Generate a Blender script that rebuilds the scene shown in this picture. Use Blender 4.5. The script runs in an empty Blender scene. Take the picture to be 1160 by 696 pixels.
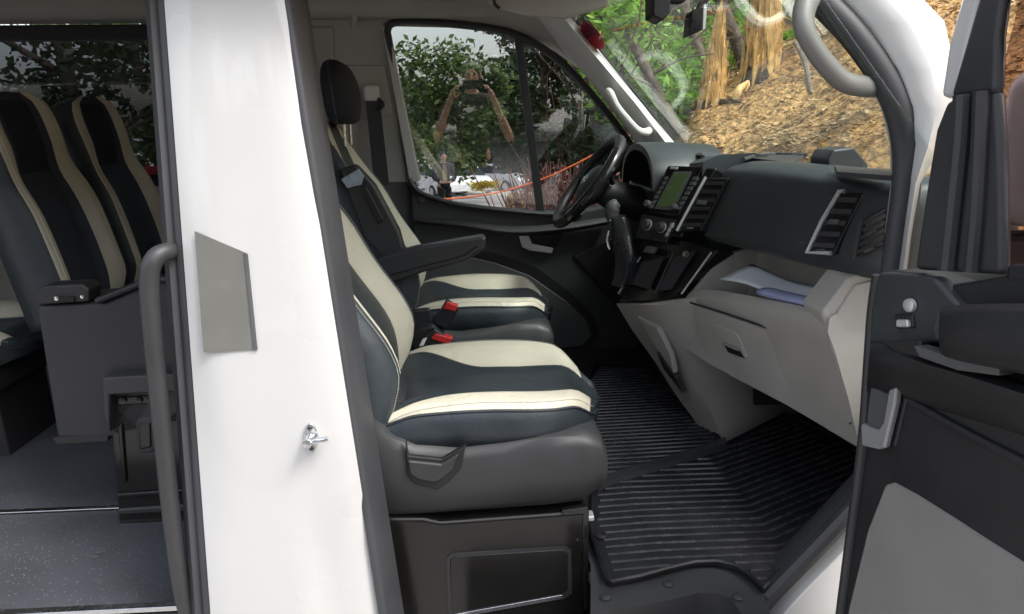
import bpy, bmesh, math, random
from mathutils import Vector as V, Matrix, noise
random.seed(7)
R = math.radians
scn = bpy.context.scene
COL = scn.collection

# ------------------------------------------------------------------ camera
F, CX, CY, CAM = 770.0, 580.0, 348.0, V((0, 0, 1.62))
yaw, pit, rol = R(3.0), R(15.3), R(0.8)
FW = V((math.sin(yaw)*math.cos(pit), math.cos(yaw)*math.cos(pit), -math.sin(pit)))
r0 = V((math.cos(yaw), -math.sin(yaw), 0)); u0 = r0.cross(FW)
RT = r0*math.cos(rol) - u0*math.sin(rol); UP = u0*math.cos(rol) + r0*math.sin(rol)
cam = bpy.data.cameras.new('camera'); cam.sensor_width = 36; cam.lens = 36*F/1160
cam.clip_start = 0.02; cam.clip_end = 500
co = bpy.data.objects.new('camera', cam); COL.objects.link(co)
co.matrix_world = Matrix((( RT.x, UP.x, -FW.x, CAM.x), (RT.y, UP.y, -FW.y, CAM.y), (RT.z, UP.z, -FW.z, CAM.z), (0, 0, 0, 1)))
scn.camera = co

def ray(px, py): return FW + RT*((px-CX)/F) - UP*((py-CY)/F)
def Y(px, py, y): d = ray(px, py); return CAM + d*(y/d.y)
def X(px, py, x): d = ray(px, py); return CAM + d*(x/d.x)
def Z(px, py, z): d = ray(px, py); return CAM + d*((z-CAM.z)/d.z)
def PL(px, py, p, n): d = ray(px, py); return CAM + d*((p-CAM).dot(n)/d.dot(n))
def Ys(pts, y): return [Y(a, b, y) for a, b in pts]
def Y3(pts): return [Y(a, b, c) for a, b, c in pts]

# ------------------------------------------------------------------ materials
def mat(name, col, rough=.5, metal=0, spec=.5, noise_amt=.12, scale=8, bump=0, bscale=300, coat=0, bdist=.001, btype='NOISE', rvar=.1, speck=None, wr=0):
    m = bpy.data.materials.new(name); m.use_nodes = True
    nt = m.node_tree; N = nt.nodes; L = nt.links; b = N['Principled BSDF']
    b.inputs['Roughness'].default_value = rough; b.inputs['Metallic'].default_value = metal
    b.inputs['Specular IOR Level'].default_value = spec
    b.inputs['Coat Weight'].default_value = coat; b.inputs['Coat Roughness'].default_value = .05
    tc = N.new('ShaderNodeTexCoord')
    n1 = N.new('ShaderNodeTexNoise'); n1.inputs['Scale'].default_value = scale; n1.inputs['Detail'].default_value = 6
    L.new(tc.outputs['Object'], n1.inputs['Vector'])
    cr = N.new('ShaderNodeValToRGB')
    lo = [c*(1-noise_amt) for c in col]; hi = [min(1, c*(1+noise_amt)) for c in col]
    cr.color_ramp.elements[0].position = .3; cr.color_ramp.elements[1].position = .7
    cr.color_ramp.elements[0].color = (*lo, 1); cr.color_ramp.elements[1].color = (*hi, 1)
    L.new(n1.outputs['Fac'], cr.inputs['Fac'])
    out = cr.outputs['Color']
    if speck:
        vo = N.new('ShaderNodeTexVoronoi'); vo.inputs['Scale'].default_value = speck[1]
        L.new(tc.outputs['Object'], vo.inputs['Vector'])
        lt = N.new('ShaderNodeMath'); lt.operation = 'LESS_THAN'; lt.inputs[1].default_value = speck[2]
        L.new(vo.outputs['Distance'], lt.inputs[0])
        mx = N.new('ShaderNodeMix'); mx.data_type = 'RGBA'; mx.inputs[7].default_value = (*speck[0], 1)
        L.new(lt.outputs[0], mx.inputs[0]); L.new(out, mx.inputs[6]); out = mx.outputs[2]
    L.new(out, b.inputs['Base Color'])
    mr = N.new('ShaderNodeMapRange'); mr.inputs[3].default_value = max(0, rough-rvar); mr.inputs[4].default_value = min(1, rough+rvar)
    L.new(n1.outputs['Fac'], mr.inputs[0]); L.new(mr.outputs[0], b.inputs['Roughness'])
    if bump:
        if btype == 'VORONOI':
            bn = N.new('ShaderNodeTexVoronoi'); o = 'Distance'
        else:
            bn = N.new('ShaderNodeTexNoise'); bn.inputs['Detail'].default_value = 4; o = 'Fac'
        bn.inputs['Scale'].default_value = bscale; L.new(tc.outputs['Object'], bn.inputs['Vector'])
        bp = N.new('ShaderNodeBump'); bp.inputs['Strength'].default_value = bump; bp.inputs['Distance'].default_value = bdist
        L.new(bn.outputs[o], bp.inputs['Height'])
        if wr:
            wn_ = N.new('ShaderNodeTexNoise'); wn_.inputs['Scale'].default_value = 17; wn_.inputs['Detail'].default_value = 3; wn_.inputs['Distortion'].default_value = 1.4
            L.new(tc.outputs['Object'], wn_.inputs['Vector'])
            b2 = N.new('ShaderNodeBump'); b2.inputs['Strength'].default_value = wr; b2.inputs['Distance'].default_value = .012
            L.new(wn_.outputs['Fac'], b2.inputs['Height']); L.new(b2.outputs['Normal'], bp.inputs['Normal'])
        L.new(bp.outputs['Normal'], b.inputs['Normal'])
    return m

def glass(name, tint, refl=1.0, ior=1.5):
    m = bpy.data.materials.new(name); m.use_nodes = True
    nt = m.node_tree; N = nt.nodes; L = nt.links; N.remove(N['Principled BSDF'])
    tr = N.new('ShaderNodeBsdfTransparent'); tr.inputs[0].default_value = (*tint, 1)
    gl = N.new('ShaderNodeBsdfGlossy'); gl.inputs['Roughness'].default_value = 0.0; gl.inputs[0].default_value = (refl, refl, refl, 1)
    fr = N.new('ShaderNodeFresnel'); fr.inputs['IOR'].default_value = ior
    ge = N.new('ShaderNodeNewGeometry')
    mu = N.new('ShaderNodeMath'); mu.operation = 'MULTIPLY_ADD'; mu.inputs[1].default_value = (1/ior-ior); mu.inputs[2].default_value = ior
    L.new(ge.outputs['Backfacing'], mu.inputs[0]); L.new(mu.outputs[0], fr.inputs['IOR'])
    mx = N.new('ShaderNodeMixShader')
    fx = N.new('ShaderNodeMath'); fx.operation = 'MINIMUM'; fx.inputs[1].default_value = .5; L.new(fr.outputs[0], fx.inputs[0])
    L.new(fx.outputs[0], mx.inputs[0]); L.new(tr.outputs[0], mx.inputs[1]); L.new(gl.outputs[0], mx.inputs[2])
    L.new(mx.outputs[0], N['Material Output'].inputs[0])
    return m

def leafmat(name, c1, c2, trans=.35):
    m = bpy.data.materials.new(name); m.use_nodes = True
    nt = m.node_tree; N = nt.nodes; L = nt.links; b = N['Principled BSDF']
    b.inputs['Roughness'].default_value = .5
    ge = N.new('ShaderNodeNewGeometry'); cr = N.new('ShaderNodeValToRGB')
    cr.color_ramp.elements[0].color = (*c1, 1); cr.color_ramp.elements[1].color = (*c2, 1)
    L.new(ge.outputs['Random Per Island'], cr.inputs[0]); L.new(cr.outputs[0], b.inputs['Base Color'])
    t = N.new('ShaderNodeBsdfTranslucent'); L.new(cr.outputs[0], t.inputs[0])
    mx = N.new('ShaderNodeMixShader'); mx.inputs[0].default_value = trans
    L.new(b.outputs[0], mx.inputs[1]); L.new(t.outputs[0], mx.inputs[2]); L.new(mx.outputs[0], N['Material Output'].inputs[0])
    return m

M = {}
M['white'] = mat('white_paint', (.56, .56, .55), .28, coat=.8, noise_amt=.02, scale=2, rvar=.05)
M['navy'] = mat('navy_leather', (.027, .0355, .042), .42, bump=.35, bscale=420, btype='VORONOI', noise_amt=.2, wr=.14)
M['dnavy'] = mat('dark_navy_cloth', (.010, .013, .020), .75, bump=.4, bscale=900, noise_amt=.2)
M['blackleather'] = mat('black_leather', (.012, .013, .016), .3, bump=.4, bscale=300, btype='VORONOI')
M['scuff'] = mat('scuffed_black_panel', (.020, .021, .024), .5, noise_amt=.12, scale=8, speck=((.05, .05, .053), 35, .035), bump=.2, bscale=500)
M['beige'] = mat('cream_leather', (.60, .565, .45), .45, bump=.3, bscale=420, btype='VORONOI', noise_amt=.05, wr=.35)
M['rbeige'] = mat('aged_cream_leather', (.56, .53, .43), .5, bump=.3, bscale=420, btype='VORONOI', noise_amt=.07, wr=.35)
M['black'] = mat('black_plastic', (.015, .0155, .017), .5, bump=.25, bscale=700, noise_amt=.15)
M['dash'] = mat('slate_dash_plastic', (.034, .040, .043), .44, bump=.3, bscale=800, noise_amt=.1)
M['char'] = mat('charcoal_plastic', (.034, .035, .037), .48, bump=.25, bscale=700, noise_amt=.12)
M['midgrey'] = mat('grey_plastic', (.085, .088, .09), .55, bump=.25, bscale=700, noise_amt=.1)
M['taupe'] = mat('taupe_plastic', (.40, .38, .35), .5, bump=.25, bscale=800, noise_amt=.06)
M['dinsert'] = mat('light_taupe_insert', (.235, .226, .212), .6, bump=.25, bscale=800, noise_amt=.05)
M['lgrey'] = mat('pale_grey_trim', (.60, .60, .58), .55, bump=.15, bscale=500, noise_amt=.05)
M['headl'] = mat('headliner_cloth', (.37, .36, .335), .9, bump=.4, bscale=900, noise_amt=.05)
M['rubber'] = mat('black_rubber', (.028, .029, .032), .5, noise_amt=.15)
M['seal'] = mat('grey_rubber_seal', (.045, .047, .052), .5, noise_amt=.1)
M['gloss'] = mat('gloss_black', (.012, .012, .013), .12, noise_amt=.2, scale=20, rvar=.06)
M['boxmetal'] = mat('dark_enamelled_steel', (.010, .0095, .0085), .2, noise_amt=.25, scale=9, rvar=.12, bump=.15, bscale=12)
M['chrome'] = mat('brushed_chrome', (.72, .73, .74), .25, metal=1, noise_amt=.06, scale=60)
M['silver'] = mat('silver_plastic', (.62, .63, .64), .35, metal=.5, noise_amt=.05)
M['mat'] = mat('rubber_mat', (.011, .0115, .014), .42, speck=((.12, .115, .10), 55, .045), noise_amt=.35, scale=14, rvar=.1, bump=.1, bscale=200)
M['matrib'] = mat('worn_rubber_rib', (.034, .036, .040), .26, noise_amt=.4, scale=30, rvar=.12)  # paler rib colour stands in for highlights along the rib edges
M['asphalt'] = mat('asphalt', (.11, .108, .105), .9, noise_amt=.3, scale=3, bump=.5, bscale=120, bdist=.004)
M['vinyl'] = mat('speckled_vinyl', (.052, .057, .066), .5, noise_amt=.2, scale=5, speck=((.26, .28, .31), 110, .13), bump=.2, bscale=300)
M['decal'] = mat('grey_green_decal', (.155, .155, .14), .3, noise_amt=.10, scale=3, coat=.8)
M['red'] = mat('red_plastic', (.55, .03, .03), .4)
M['redlabel'] = mat('red_label_film', (.40, .02, .035), .5)
M['cream_print'] = mat('cream_print', (.8, .62, .5), .5)
M['purple'] = mat('dark_red_film', (.16, .015, .05), .35)
M['yellow'] = mat('yellow_print', (.75, .45, .05), .5)
M['whitep'] = mat('white_print', (.8, .8, .8), .5)
M['paper'] = mat('white_paper', (.72, .75, .80), .7, noise_amt=.05)
M['lilac'] = mat('lilac_paper', (.33, .35, .56), .6, noise_amt=.08)
M['satin'] = mat('satin_grey_metal', (.34, .345, .35), .4, metal=.4, noise_amt=.05)
M['dsilver'] = mat('dark_chrome', (.16, .165, .17), .3, metal=.7)
M['handle'] = mat('warm_grey_handle', (.17, .163, .152), .45, bump=.2, bscale=800, noise_amt=.05)
M['doorgrey'] = mat('slate_door_plastic', (.050, .053, .056), .5, bump=.25, bscale=700, noise_amt=.1)
M['lcd'] = mat('green_lcd', (.085, .14, .055), .25, noise_amt=.05)
M['clear'] = mat('clear_vinyl_pouch', (.35, .42, .5), .15, noise_amt=.3, scale=40)
M['stitch'] = mat('pale_thread', (.42, .42, .38), .8)
M['webbing'] = mat('belt_webbing', (.035, .037, .04), .7, bump=.5, bscale=600)
M['wglass'] = glass('windscreen_glass', (.93, .97, .95), ior=1.38)
M['sglass'] = glass('tinted_side_glass', (.76, .77, .76), ior=2.1)
M['rglass'] = glass('dark_privacy_glass', (.33, .34, .36), ior=1.55)
M['dglass'] = glass('door_glass', (.66, .58, .58))
M['bark'] = mat('bark', (.10, .075, .055), .9, noise_amt=.5, scale=9, bump=1, bscale=25, bdist=.02)
M['barkpale'] = mat('pale_grey_bark', (.21, .18, .155), .9, noise_amt=.4, scale=9, bump=1, bscale=30, bdist=.015)
M['wood'] = mat('fresh_splintered_wood', (.74, .49, .20), .8, noise_amt=.35, scale=12, bump=.8, bscale=60, bdist=.01)
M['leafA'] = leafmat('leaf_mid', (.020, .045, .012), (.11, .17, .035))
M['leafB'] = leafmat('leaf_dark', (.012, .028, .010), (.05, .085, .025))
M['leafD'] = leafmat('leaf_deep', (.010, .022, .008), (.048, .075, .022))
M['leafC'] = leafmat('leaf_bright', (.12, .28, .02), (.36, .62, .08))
M['leafY'] = leafmat('leaf_yellowish', (.08, .11, .015), (.22, .24, .05))
M['leafR'] = leafmat('leaf_reddish', (.06, .018, .016), (.20, .07, .05))
M['leafF'] = leafmat('flower_yellow', (.25, .22, .02), (.75, .55, .05))
M['twig'] = mat('twig', (.12, .05, .04), .9, noise_amt=.4)
M['skin'] = mat('skin', (.60, .36, .25), .5, noise_amt=.08)
M['hair'] = mat('black_hair', (.012, .011, .010), .5)
M['jacket'] = mat('dark_jacket', (.012, .014, .03), .8)
M['shirt'] = mat('olive_shirt', (.26, .22, .13), .8)
M['tshirt'] = mat('dark_tshirt', (.03, .032, .03), .85)
M['trouser'] = mat('black_trousers', (.012, .012, .014), .8)
M['carw'] = mat('white_car_paint', (.78, .79, .82), .3, coat=.5, noise_amt=.02)
M['cars'] = mat('silver_car_paint', (.42, .42, .46), .3, coat=.5, noise_amt=.02)
M['carglass'] = mat('dark_car_glass', (.015, .017, .02), .1)
M['tyre'] = mat('tyre', (.02, .02, .02), .8)
M['orange'] = mat('orange_rope', (.72, .15, .05), .7)
M['paving'] = mat('pink_grey_paving', (.34, .325, .32), .8, noise_amt=.12, scale=1.5, bump=.3, bscale=60)
M['debris'] = leafmat('straw_and_chips', (.12, .075, .035), (.72, .54, .29), .1)

def dirtmat():
    m = bpy.data.materials.new('raw_hillside_soil'); m.use_nodes = True
    nt = m.node_tree; N = nt.nodes; L = nt.links; b = N['Principled BSDF']; b.inputs['Roughness'].default_value = .95
    tc = N.new('ShaderNodeTexCoord')
    def nz(s, d=8):
        n = N.new('ShaderNodeTexNoise'); n.inputs['Scale'].default_value = s; n.inputs['Detail'].default_value = d
        L.new(tc.outputs['Object'], n.inputs['Vector']); return n
    a, c = nz(1.1), nz(24)
    r1 = N.new('ShaderNodeValToRGB'); e = r1.color_ramp.elements
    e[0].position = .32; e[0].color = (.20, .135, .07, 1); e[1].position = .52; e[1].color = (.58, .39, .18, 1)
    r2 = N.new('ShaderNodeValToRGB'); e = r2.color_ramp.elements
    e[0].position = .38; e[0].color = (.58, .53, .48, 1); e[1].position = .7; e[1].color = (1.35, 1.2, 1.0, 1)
    L.new(a.outputs['Fac'], r1.inputs[0]); L.new(c.outputs['Fac'], r2.inputs[0])
    mx = N.new('ShaderNodeMix'); mx.data_type = 'RGBA'; mx.blend_type = 'MULTIPLY'; mx.inputs[0].default_value = 1
    L.new(r1.outputs[0], mx.inputs[6]); L.new(r2.outputs[0], mx.inputs[7]); L.new(mx.outputs[2], b.inputs['Base Color'])
    bp = N.new('ShaderNodeBump'); bp.inputs['Strength'].default_value = 1; bp.inputs['Distance'].default_value = .03
    L.new(c.outputs['Fac'], bp.inputs['Height']); L.new(bp.outputs['Normal'], b.inputs['Normal'])
    return m
M['dirt'] = dirtmat()

# ------------------------------------------------------------------ mesh helpers
class MB:
    def __init__(s): s.bm = bmesh.new(); s.ms = []
    def mi(s, m):
        if m not in s.ms: s.ms.append(m)
        return s.ms.index(m)
    def faces(s, vs, fs, m):
        i = s.mi(m); bv = [s.bm.verts.new(v) for v in vs]
        for f in fs:
            try: fa = s.bm.faces.new([bv[k] for k in f]); fa.material_index = i; fa.smooth = True
            except ValueError: pass
        return s
    def prism(s, pts, vec, m):
        n = len(pts); vec = V(vec)
        vs = [V(p) for p in pts] + [V(p)+vec for p in pts]
        fs = [list(range(n))[::-1], list(range(n, 2*n))] + [[k, (k+1) % n, n+(k+1) % n, n+k] for k in range(n)]
        return s.faces(vs, fs, m)
    def slab(s, pts, th, m, out=0.0):
        pts = [V(p) for p in pts]; n = V((0, 0, 0))
        for k in range(len(pts)):
            a, b = pts[k], pts[(k+1) % len(pts)]
            n += V(((a.y-b.y)*(a.z+b.z), (a.z-b.z)*(a.x+b.x), (a.x-b.x)*(a.y+b.y)))
        n.normalize(); c = sum(pts, V((0, 0, 0)))/len(pts)
        if n.dot(CAM-c) < 0: n = -n
        pts = [p+n*out for p in pts]
        return s.prism(pts, -n*th, m)
    def box(s, c, size, m, rot=None):
        x, y, z = [k/2 for k in size]
        vs = [V((a, b, d)) for d in (-z, z) for a, b in ((-x, -y), (x, -y), (x, y), (-x, y))]
        if rot is not None: vs = [rot @ v for v in vs]
        vs = [v+V(c) for v in vs]
        return s.faces(vs, [[3, 2, 1, 0], [4, 5, 6, 7], [0, 1, 5, 4], [1, 2, 6, 5], [2, 3, 7, 6], [3, 0, 4, 7]], m)
    def loft(s, rings, m, close=True, caps=True, mf=None):
        n = len(rings[0]); vs = [V(p) for r in rings for p in r]; i0 = len(s.bm.verts)
        bv = [s.bm.verts.new(v) for v in vs]
        for a in range(len(rings)-1):
            for b in range(n if close else n-1):
                c = (b+1) % n
                try:
                    f = s.bm.faces.new([bv[a*n+b], bv[a*n+c], bv[(a+1)*n+c], bv[(a+1)*n+b]])
                    f.material_index = s.mi(mf(a, b) if mf else m); f.smooth = True
                except ValueError: pass
        if caps and close:
            for a, rev in ((0, True), (len(rings)-1, False)):
                q = [bv[a*n+b] for b in range(n)]
                try:
                    f = s.bm.faces.new(q[::-1] if rev else q); f.material_index = s.mi(mf(min(a, len(rings)-2), 0) if mf else m)
                except ValueError: pass
        return s
    def tube(s, pts, r, m, seg=10, smooth=4, flat=None):
        pts = [V(p) for p in pts]
        rr = r if isinstance(r, (list, tuple)) else [r]*len(pts)
        if smooth and len(pts) > 2:
            q, q2 = [], []
            for k in range(len(pts)-1):
                p0, p1, p2, p3 = pts[max(k-1, 0)], pts[k], pts[k+1], pts[min(k+2, len(pts)-1)]
                for j in range(smooth):
                    t = j/smooth
                    q.append(.5*((2*p1)+(p2-p0)*t+(2*p0-5*p1+4*p2-p3)*t*t+(3*p1-p0-3*p2+p3)*t**3)); q2.append(rr[k]*(1-t)+rr[k+1]*t)
            q.append(pts[-1]); q2.append(rr[-1]); pts, rr = q, q2
        rings = []; up = None
        for k, p in enumerate(pts):
            t = (pts[min(k+1, len(pts)-1)]-pts[max(k-1, 0)]).normalized()
            if up is None: up = V((0, 1, 0)) if abs(t.y) < .8 else V((0, 0, 1))
            a = (up-t*up.dot(t)).normalized(); b = t.cross(a); up = a
            fa, fb = flat if flat else (1, 1)
            rings.append([p+a*(rr[k]*fa*math.cos(2*math.pi*j/seg))+b*(rr[k]*fb*math.sin(2*math.pi*j/seg)) for j in range(seg)])
        return s.loft(rings, m)
    def lathe(s, c, ax, prof, m, seg=16):
        ax = V(ax).normalized(); a = ax.orthogonal().normalized(); b = ax.cross(a); c = V(c)
        return s.loft([[c+ax*h+a*(r*math.cos(2*math.pi*j/seg))+b*(r*math.sin(2*math.pi*j/seg)) for j in range(seg)] for r, h in prof], m)
    def ball(s, c, r, m, seg=14, rings=9):
        c = V(c); rx, ry, rz = r if isinstance(r, (tuple, list)) else (r, r, r)
        return s.loft([[c+V((rx*math.sin(math.pi*k/rings)*math.cos(2*math.pi*j/seg), ry*math.sin(math.pi*k/rings)*math.sin(2*math.pi*j/seg), -rz*math.cos(math.pi*k/rings))) for j in range(seg)] for k in [.06]+list(range(1, rings))+[rings-.06]], m)
    def build(s, name, parent=None, bevel=0, sharp=35, seg=2, recalc=True, kind=None, subsurf=0):
        me = bpy.data.meshes.new(name)
        if recalc: bmesh.ops.recalc_face_normals(s.bm, faces=s.bm.faces)
        root = parent
        while root and root.parent: root = root.parent
        off = root.location if root else V((0, 0, 0))
        org = None
        if root is None:
            xs = [v.co for v in s.bm.verts]; org = V(((min(v.x for v in xs)+max(v.x for v in xs))/2, (min(v.y for v in xs)+max(v.y for v in xs))/2, min(v.z for v in xs))); off = org
        for v in s.bm.verts: v.co = v.co-off
        s.bm.to_mesh(me); s.bm.free()
        for m in s.ms: me.materials.append(m)
        me.polygons.foreach_set('use_smooth', [True]*len(me.polygons))
        if sharp: me.set_sharp_from_angle(angle=R(sharp))
        o = bpy.data.objects.new(name, me); COL.objects.link(o); o.parent = parent
        if org is not None: o.location = org
        if bevel:
            b = o.modifiers.new('bevel', 'BEVEL'); b.width = bevel; b.segments = seg; b.limit_method = 'ANGLE'; b.angle_limit = R(32); b.harden_normals = True
            b.use_clamp_overlap = True
        if subsurf:
            d = o.modifiers.new('subdiv', 'SUBSURF'); d.levels = d.render_levels = subsurf
        if kind: o['kind'] = kind
        return o

def tag(o, label, cat, group=None):
    o['label'] = label; o['category'] = cat
    if group: o['group'] = group
    return o
def thing(name, label, cat, loc, group=None):
    o = bpy.data.objects.new(name, None); COL.objects.link(o); o.location = V(loc); o.empty_display_size = .1
    return tag(o, label, cat, group)
def lerp(a, b, t): return a+(b-a)*t
def sst(a, b, x): t = max(0, min(1, (x-a)/(b-a))); return t*t*(3-2*t)

def text(name, body, parent, origin, xdir, ydir, size, m, align='CENTER'):
    c = bpy.data.curves.new(name, 'FONT'); c.body = body; c.size = size; c.align_x = align; c.align_y = 'CENTER'; c.extrude = .0003
    t = bpy.data.objects.new('tmp', c); me = bpy.data.meshes.new_from_object(t); bpy.data.objects.remove(t)
    xd = V(xdir).normalized(); yd = V(ydir); yd = (yd-xd*yd.dot(xd)).normalized(); zd = xd.cross(yd)
    root = parent
    while root.parent: root = root.parent
    for v in me.vertices: v.co = V(origin)+xd*v.co.x+yd*v.co.y+zd*v.co.z-root.location
    me.materials.clear(); me.materials.append(m)
    o = bpy.data.objects.new(name, me); COL.objects.link(o); o.parent = parent
    return o

# ================================================================== THE VAN SHELL
van = thing('passenger_van', 'white passenger van seen through its open front and sliding doors', 'van', (0, 2.1, .3))

def parts(*a, **k): pass
# floor
b = MB(); b.box((-2.0, 2.16, .545), (2.8, 1.72, .09), M['black']); b.box((.3, 2.25, .545), (1.79, 1.52, .09), M['black']); b.build('floor_pan', van, bevel=.004)
b = MB(); b.box((-1.78, 2.34, .598), (2.9, 1.2, .012), M['vinyl'])
fl = b.build('floor_covering', van)
b = MB(); b.box((-1.78, 1.515, .596), (2.9, .40, .012), M['vinyl']); b.build('floor_covering', van)
rk = random.Random(4)
for q_ in range(2):
    c_ = Z(108+q_*4, 631-q_*5, .6045); b = MB(); b.prism([c_+V((rk.uniform(.006, .014)*math.cos(t_*.7), rk.uniform(.004, .010)*math.sin(t_*.7), 0)) for t_ in range(9)], (0, 0, .0008), M['midgrey']); b.build('paint_splash', van)
b = MB(); b.box((-1.78, 1.728, .603), (2.9, .018, .008), M['chrome']); b.box((-1.78, 1.752, .6), (2.9, .02, .006), M['rubber']); b.build('seat_rail', van, bevel=.002)
b = MB(); b.box((-1.78, 1.308, .602), (2.5, .02, .012), M['chrome']); b.build('sill_strip', van, bevel=.002)

# B pillar: white outer skin, lofted so it is slightly bowed
def pedge_l(py): return 186+(py)*(238-186)/690
def pedge_r(py): return 322+py*(431-322)/690
rows = [-70, -20, 60, 140, 220, 300, 380, 440, 500, 560, 620, 700, 760]
rings = []
for py in rows:
    t = (py+70)/830; yy = lerp(1.335, 1.215, t)
    L_, R_ = pedge_l(py), pedge_r(py); front = []
    for k in range(15):
        s_ = k/14; px = lerp(L_, R_, s_)
        bow = .016*(abs(2*s_-1)**4) + .004*math.sin(py/90)*(s_ > .1)
        # shallow pressed crease and the step low on the right
        if py > 540: bow += .012*sst(.55, .72, s_)*sst(540, 640, py)
        front.append(Y(px, py, yy+bow))
    back = [V((front[-1].x+.006, yy+.19, front[-1].z)), V((front[0].x-.01, yy+.19, front[0].z))]
    rings.append(front+back)
b = MB(); b.loft(rings, M['white'], mf=lambda a, k: M['white'] if k < 14 else M['seal'])
pil = b.build('door_pillar', van, sharp=50)
b = MB()
b.loft([[Y(pedge_r(py)+dx, py, lerp(1.335, 1.215, (py+70)/830)+dy) for dx, dy in ((-3, .018), (2, .0165), (8, .024), (20, .075), (26, .11), (12, .13), (0, .06))] for py in rows], M['seal'])
b.build('rubber_seal', pil, sharp=60)
b = MB()
b.loft([[Y(pedge_l(py)+dx, py, lerp(1.335, 1.215, (py+70)/830)+dy) for dx, dy in ((2, .020), (-6, .019), (-9, .03), (-17, .022), (-22, .04), (-18, .07), (2, .07))] for py in rows], M['seal'])
b.build('rubber_seal', pil, sharp=60)
def pskin(px, py):
    return Y(px, py, lerp(1.335, 1.215, (py+70)/830)+.004*math.sin(py/90))
b = MB(); b.slab([pskin(*p) for p in ((221, 262), (280, 287), (291, 396), (231, 399))], .004, M['decal'], out=.0025)
d_ = b.build('side_decal', pil)
b = MB(); b.slab([pskin(*p) for p in ((277, 286), (281, 288), (292, 396), (288, 396.5))], .004, M['midgrey'], out=.0045); b.build('decal_edge', pil)
c_ = pskin(353, 495)
b = MB(); b.prism([c_+V((.0135*math.cos(2*math.pi*k/24), -.006, .031*math.sin(2*math.pi*k/24))) for k in range(24)], (0, .008, 0), M['chrome'])
st = b.build('door_striker', pil, sharp=40, bevel=.002)
b = MB(); b.lathe(c_+V((-.002, -.004, .0)), (0, -1, 0), [(.010, 0), (.0095, .008), (.007, .012), (.0065, .022), (.0095, .025), (.009, .029), (0, .030)], M['chrome'])
b.tube([c_+V((0, -.02, .0)), c_+V((.012, -.022, 0.002)), c_+V((.028, -.022, .003)), c_+V((.036, -.021, .006))], [.0065, .006, .0055, .005], M['chrome']); b.build('striker_pin', st, sharp=40)
for dz in (-.022, .022):
    b = MB(); b.lathe(c_+V((0, -.006, dz)), (0, -1, 0), [(.0055, 0), (.005, .003), (.002, .0032), (.002, .001), (0, .001)], M['dsilver']); b.build('screw', st)

# grab rail on the pillar
b = MB(); b.tube([Y(206, 284, 1.36), Y(190, 285, 1.30), Y(175, 294, 1.275), Y(169, 318, 1.27), Y(173, 380, 1.27), Y(183, 480, 1.27), Y(196, 600, 1.27), Y(206, 668, 1.27), Y(216, 700, 1.28), Y(236, 716, 1.33)], .0175, M['char'], seg=14, smooth=6)
tag_ = b.build('grab_rail', van)

# far side wall, rear section and pillar
YW = 3.08
b = MB()
b.box((-2.0, YW+.03, .97), (2.5, .06, .80), M['headl']); b.build('side_trim_panel', van, bevel=.01)
b = MB()
b.box((-2.0, YW+.035, 1.39), (2.5, .07, .05), M['black']); b.box((-2.0, YW+.03, 1.995), (2.5, .06, .06), M['black'])
b.box((-3.2, YW+.03, 1.7), (.1, .06, .6), M['black']); b.box((-.80, YW+.03, 1.7), (.1, .06, .6), M['black'])
wf = b.build('window_frame', van, bevel=.008)
b = MB(); b.box((-2.0, YW+.03, 1.69), (2.4, .006, .6), M['rglass']); b.build('window_glass', van)
b = MB(); b.box((-1.5, YW-.03, 2.13), (3.7, .2, .2), M['headl']); b.build('roof_rail_trim', van, bevel=.05, seg=4)
# far B pillar trim
b = MB(); b.prism(Ys([(332, -30), (432, -30), (436, 30), (462, 207), (332, 207)], 3.04), (0, .09, 0), M['headl'])
bp = b.build('far_pillar_trim', van, bevel=.006)
b = MB(); b.prism(Ys([(332, 207), (462, 207), (474, 250), (480, 420), (332, 420)], 3.035), (0, .09, 0), M['midgrey']); b.build('pillar_lower_trim', van, bevel=.008)
b = MB(); b.slab(Ys([(388, 74), (436, 74), (445, 130), (425, 136), (392, 136)], 3.035), .02, M['headl'], out=.006); b.build('trim_cover', bp, bevel=.008)
b = MB(); b.slab(Ys([(341, 30), (378, 30), (382, 200), (342, 200)], 3.035), .02, M['headl'], out=.008); b.build('trim_cover', bp, bevel=.01)
b = MB(); b.tube([Y(399, 12, 3.03), Y(401, 20, 2.99), Y(400, 30, 3.01)], [.02, .022, .012], M['headl'], flat=(1, .8)); b.build('coat_hook', bp)
b = MB(); b.slab(Ys([(433, 30), (440, 30), (476, 205), (464, 208)], 3.02), .05, M['white'], out=0); b.build('painted_door_jamb', van, bevel=.004)
# belt
b = MB(); b.box(Y(421, 106, 3.0), (.065, .05, .065), M['lgrey']); bc = b.build('belt_guide', van, bevel=.014, seg=3)
b = MB(); b.tube([Y(428, 112, 2.985), Y(434, 119, 2.975), Y(427, 126, 2.98)], .008, M['black']); b.build('belt_loop', bc)
b = MB(); b.prism([Y(414, 112, 2.985), Y(430, 112, 2.985), Y(441, 210, 2.95), Y(424, 212, 2.95)], (0, .004, 0), M['webbing']); b.build('seat_belt', van)

# roof / headliner
b = MB()
b.box((-1.3, 2.18, 2.20), (3.9, 1.9, .12), M['headl']); b.build('headliner', van, bevel=.03)
b = MB(); b.box((-1.2, 2.18, 2.30), (3.9, 1.95, .07), M['white']); b.build('roof_skin', van, bevel=.03, seg=4)
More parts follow.
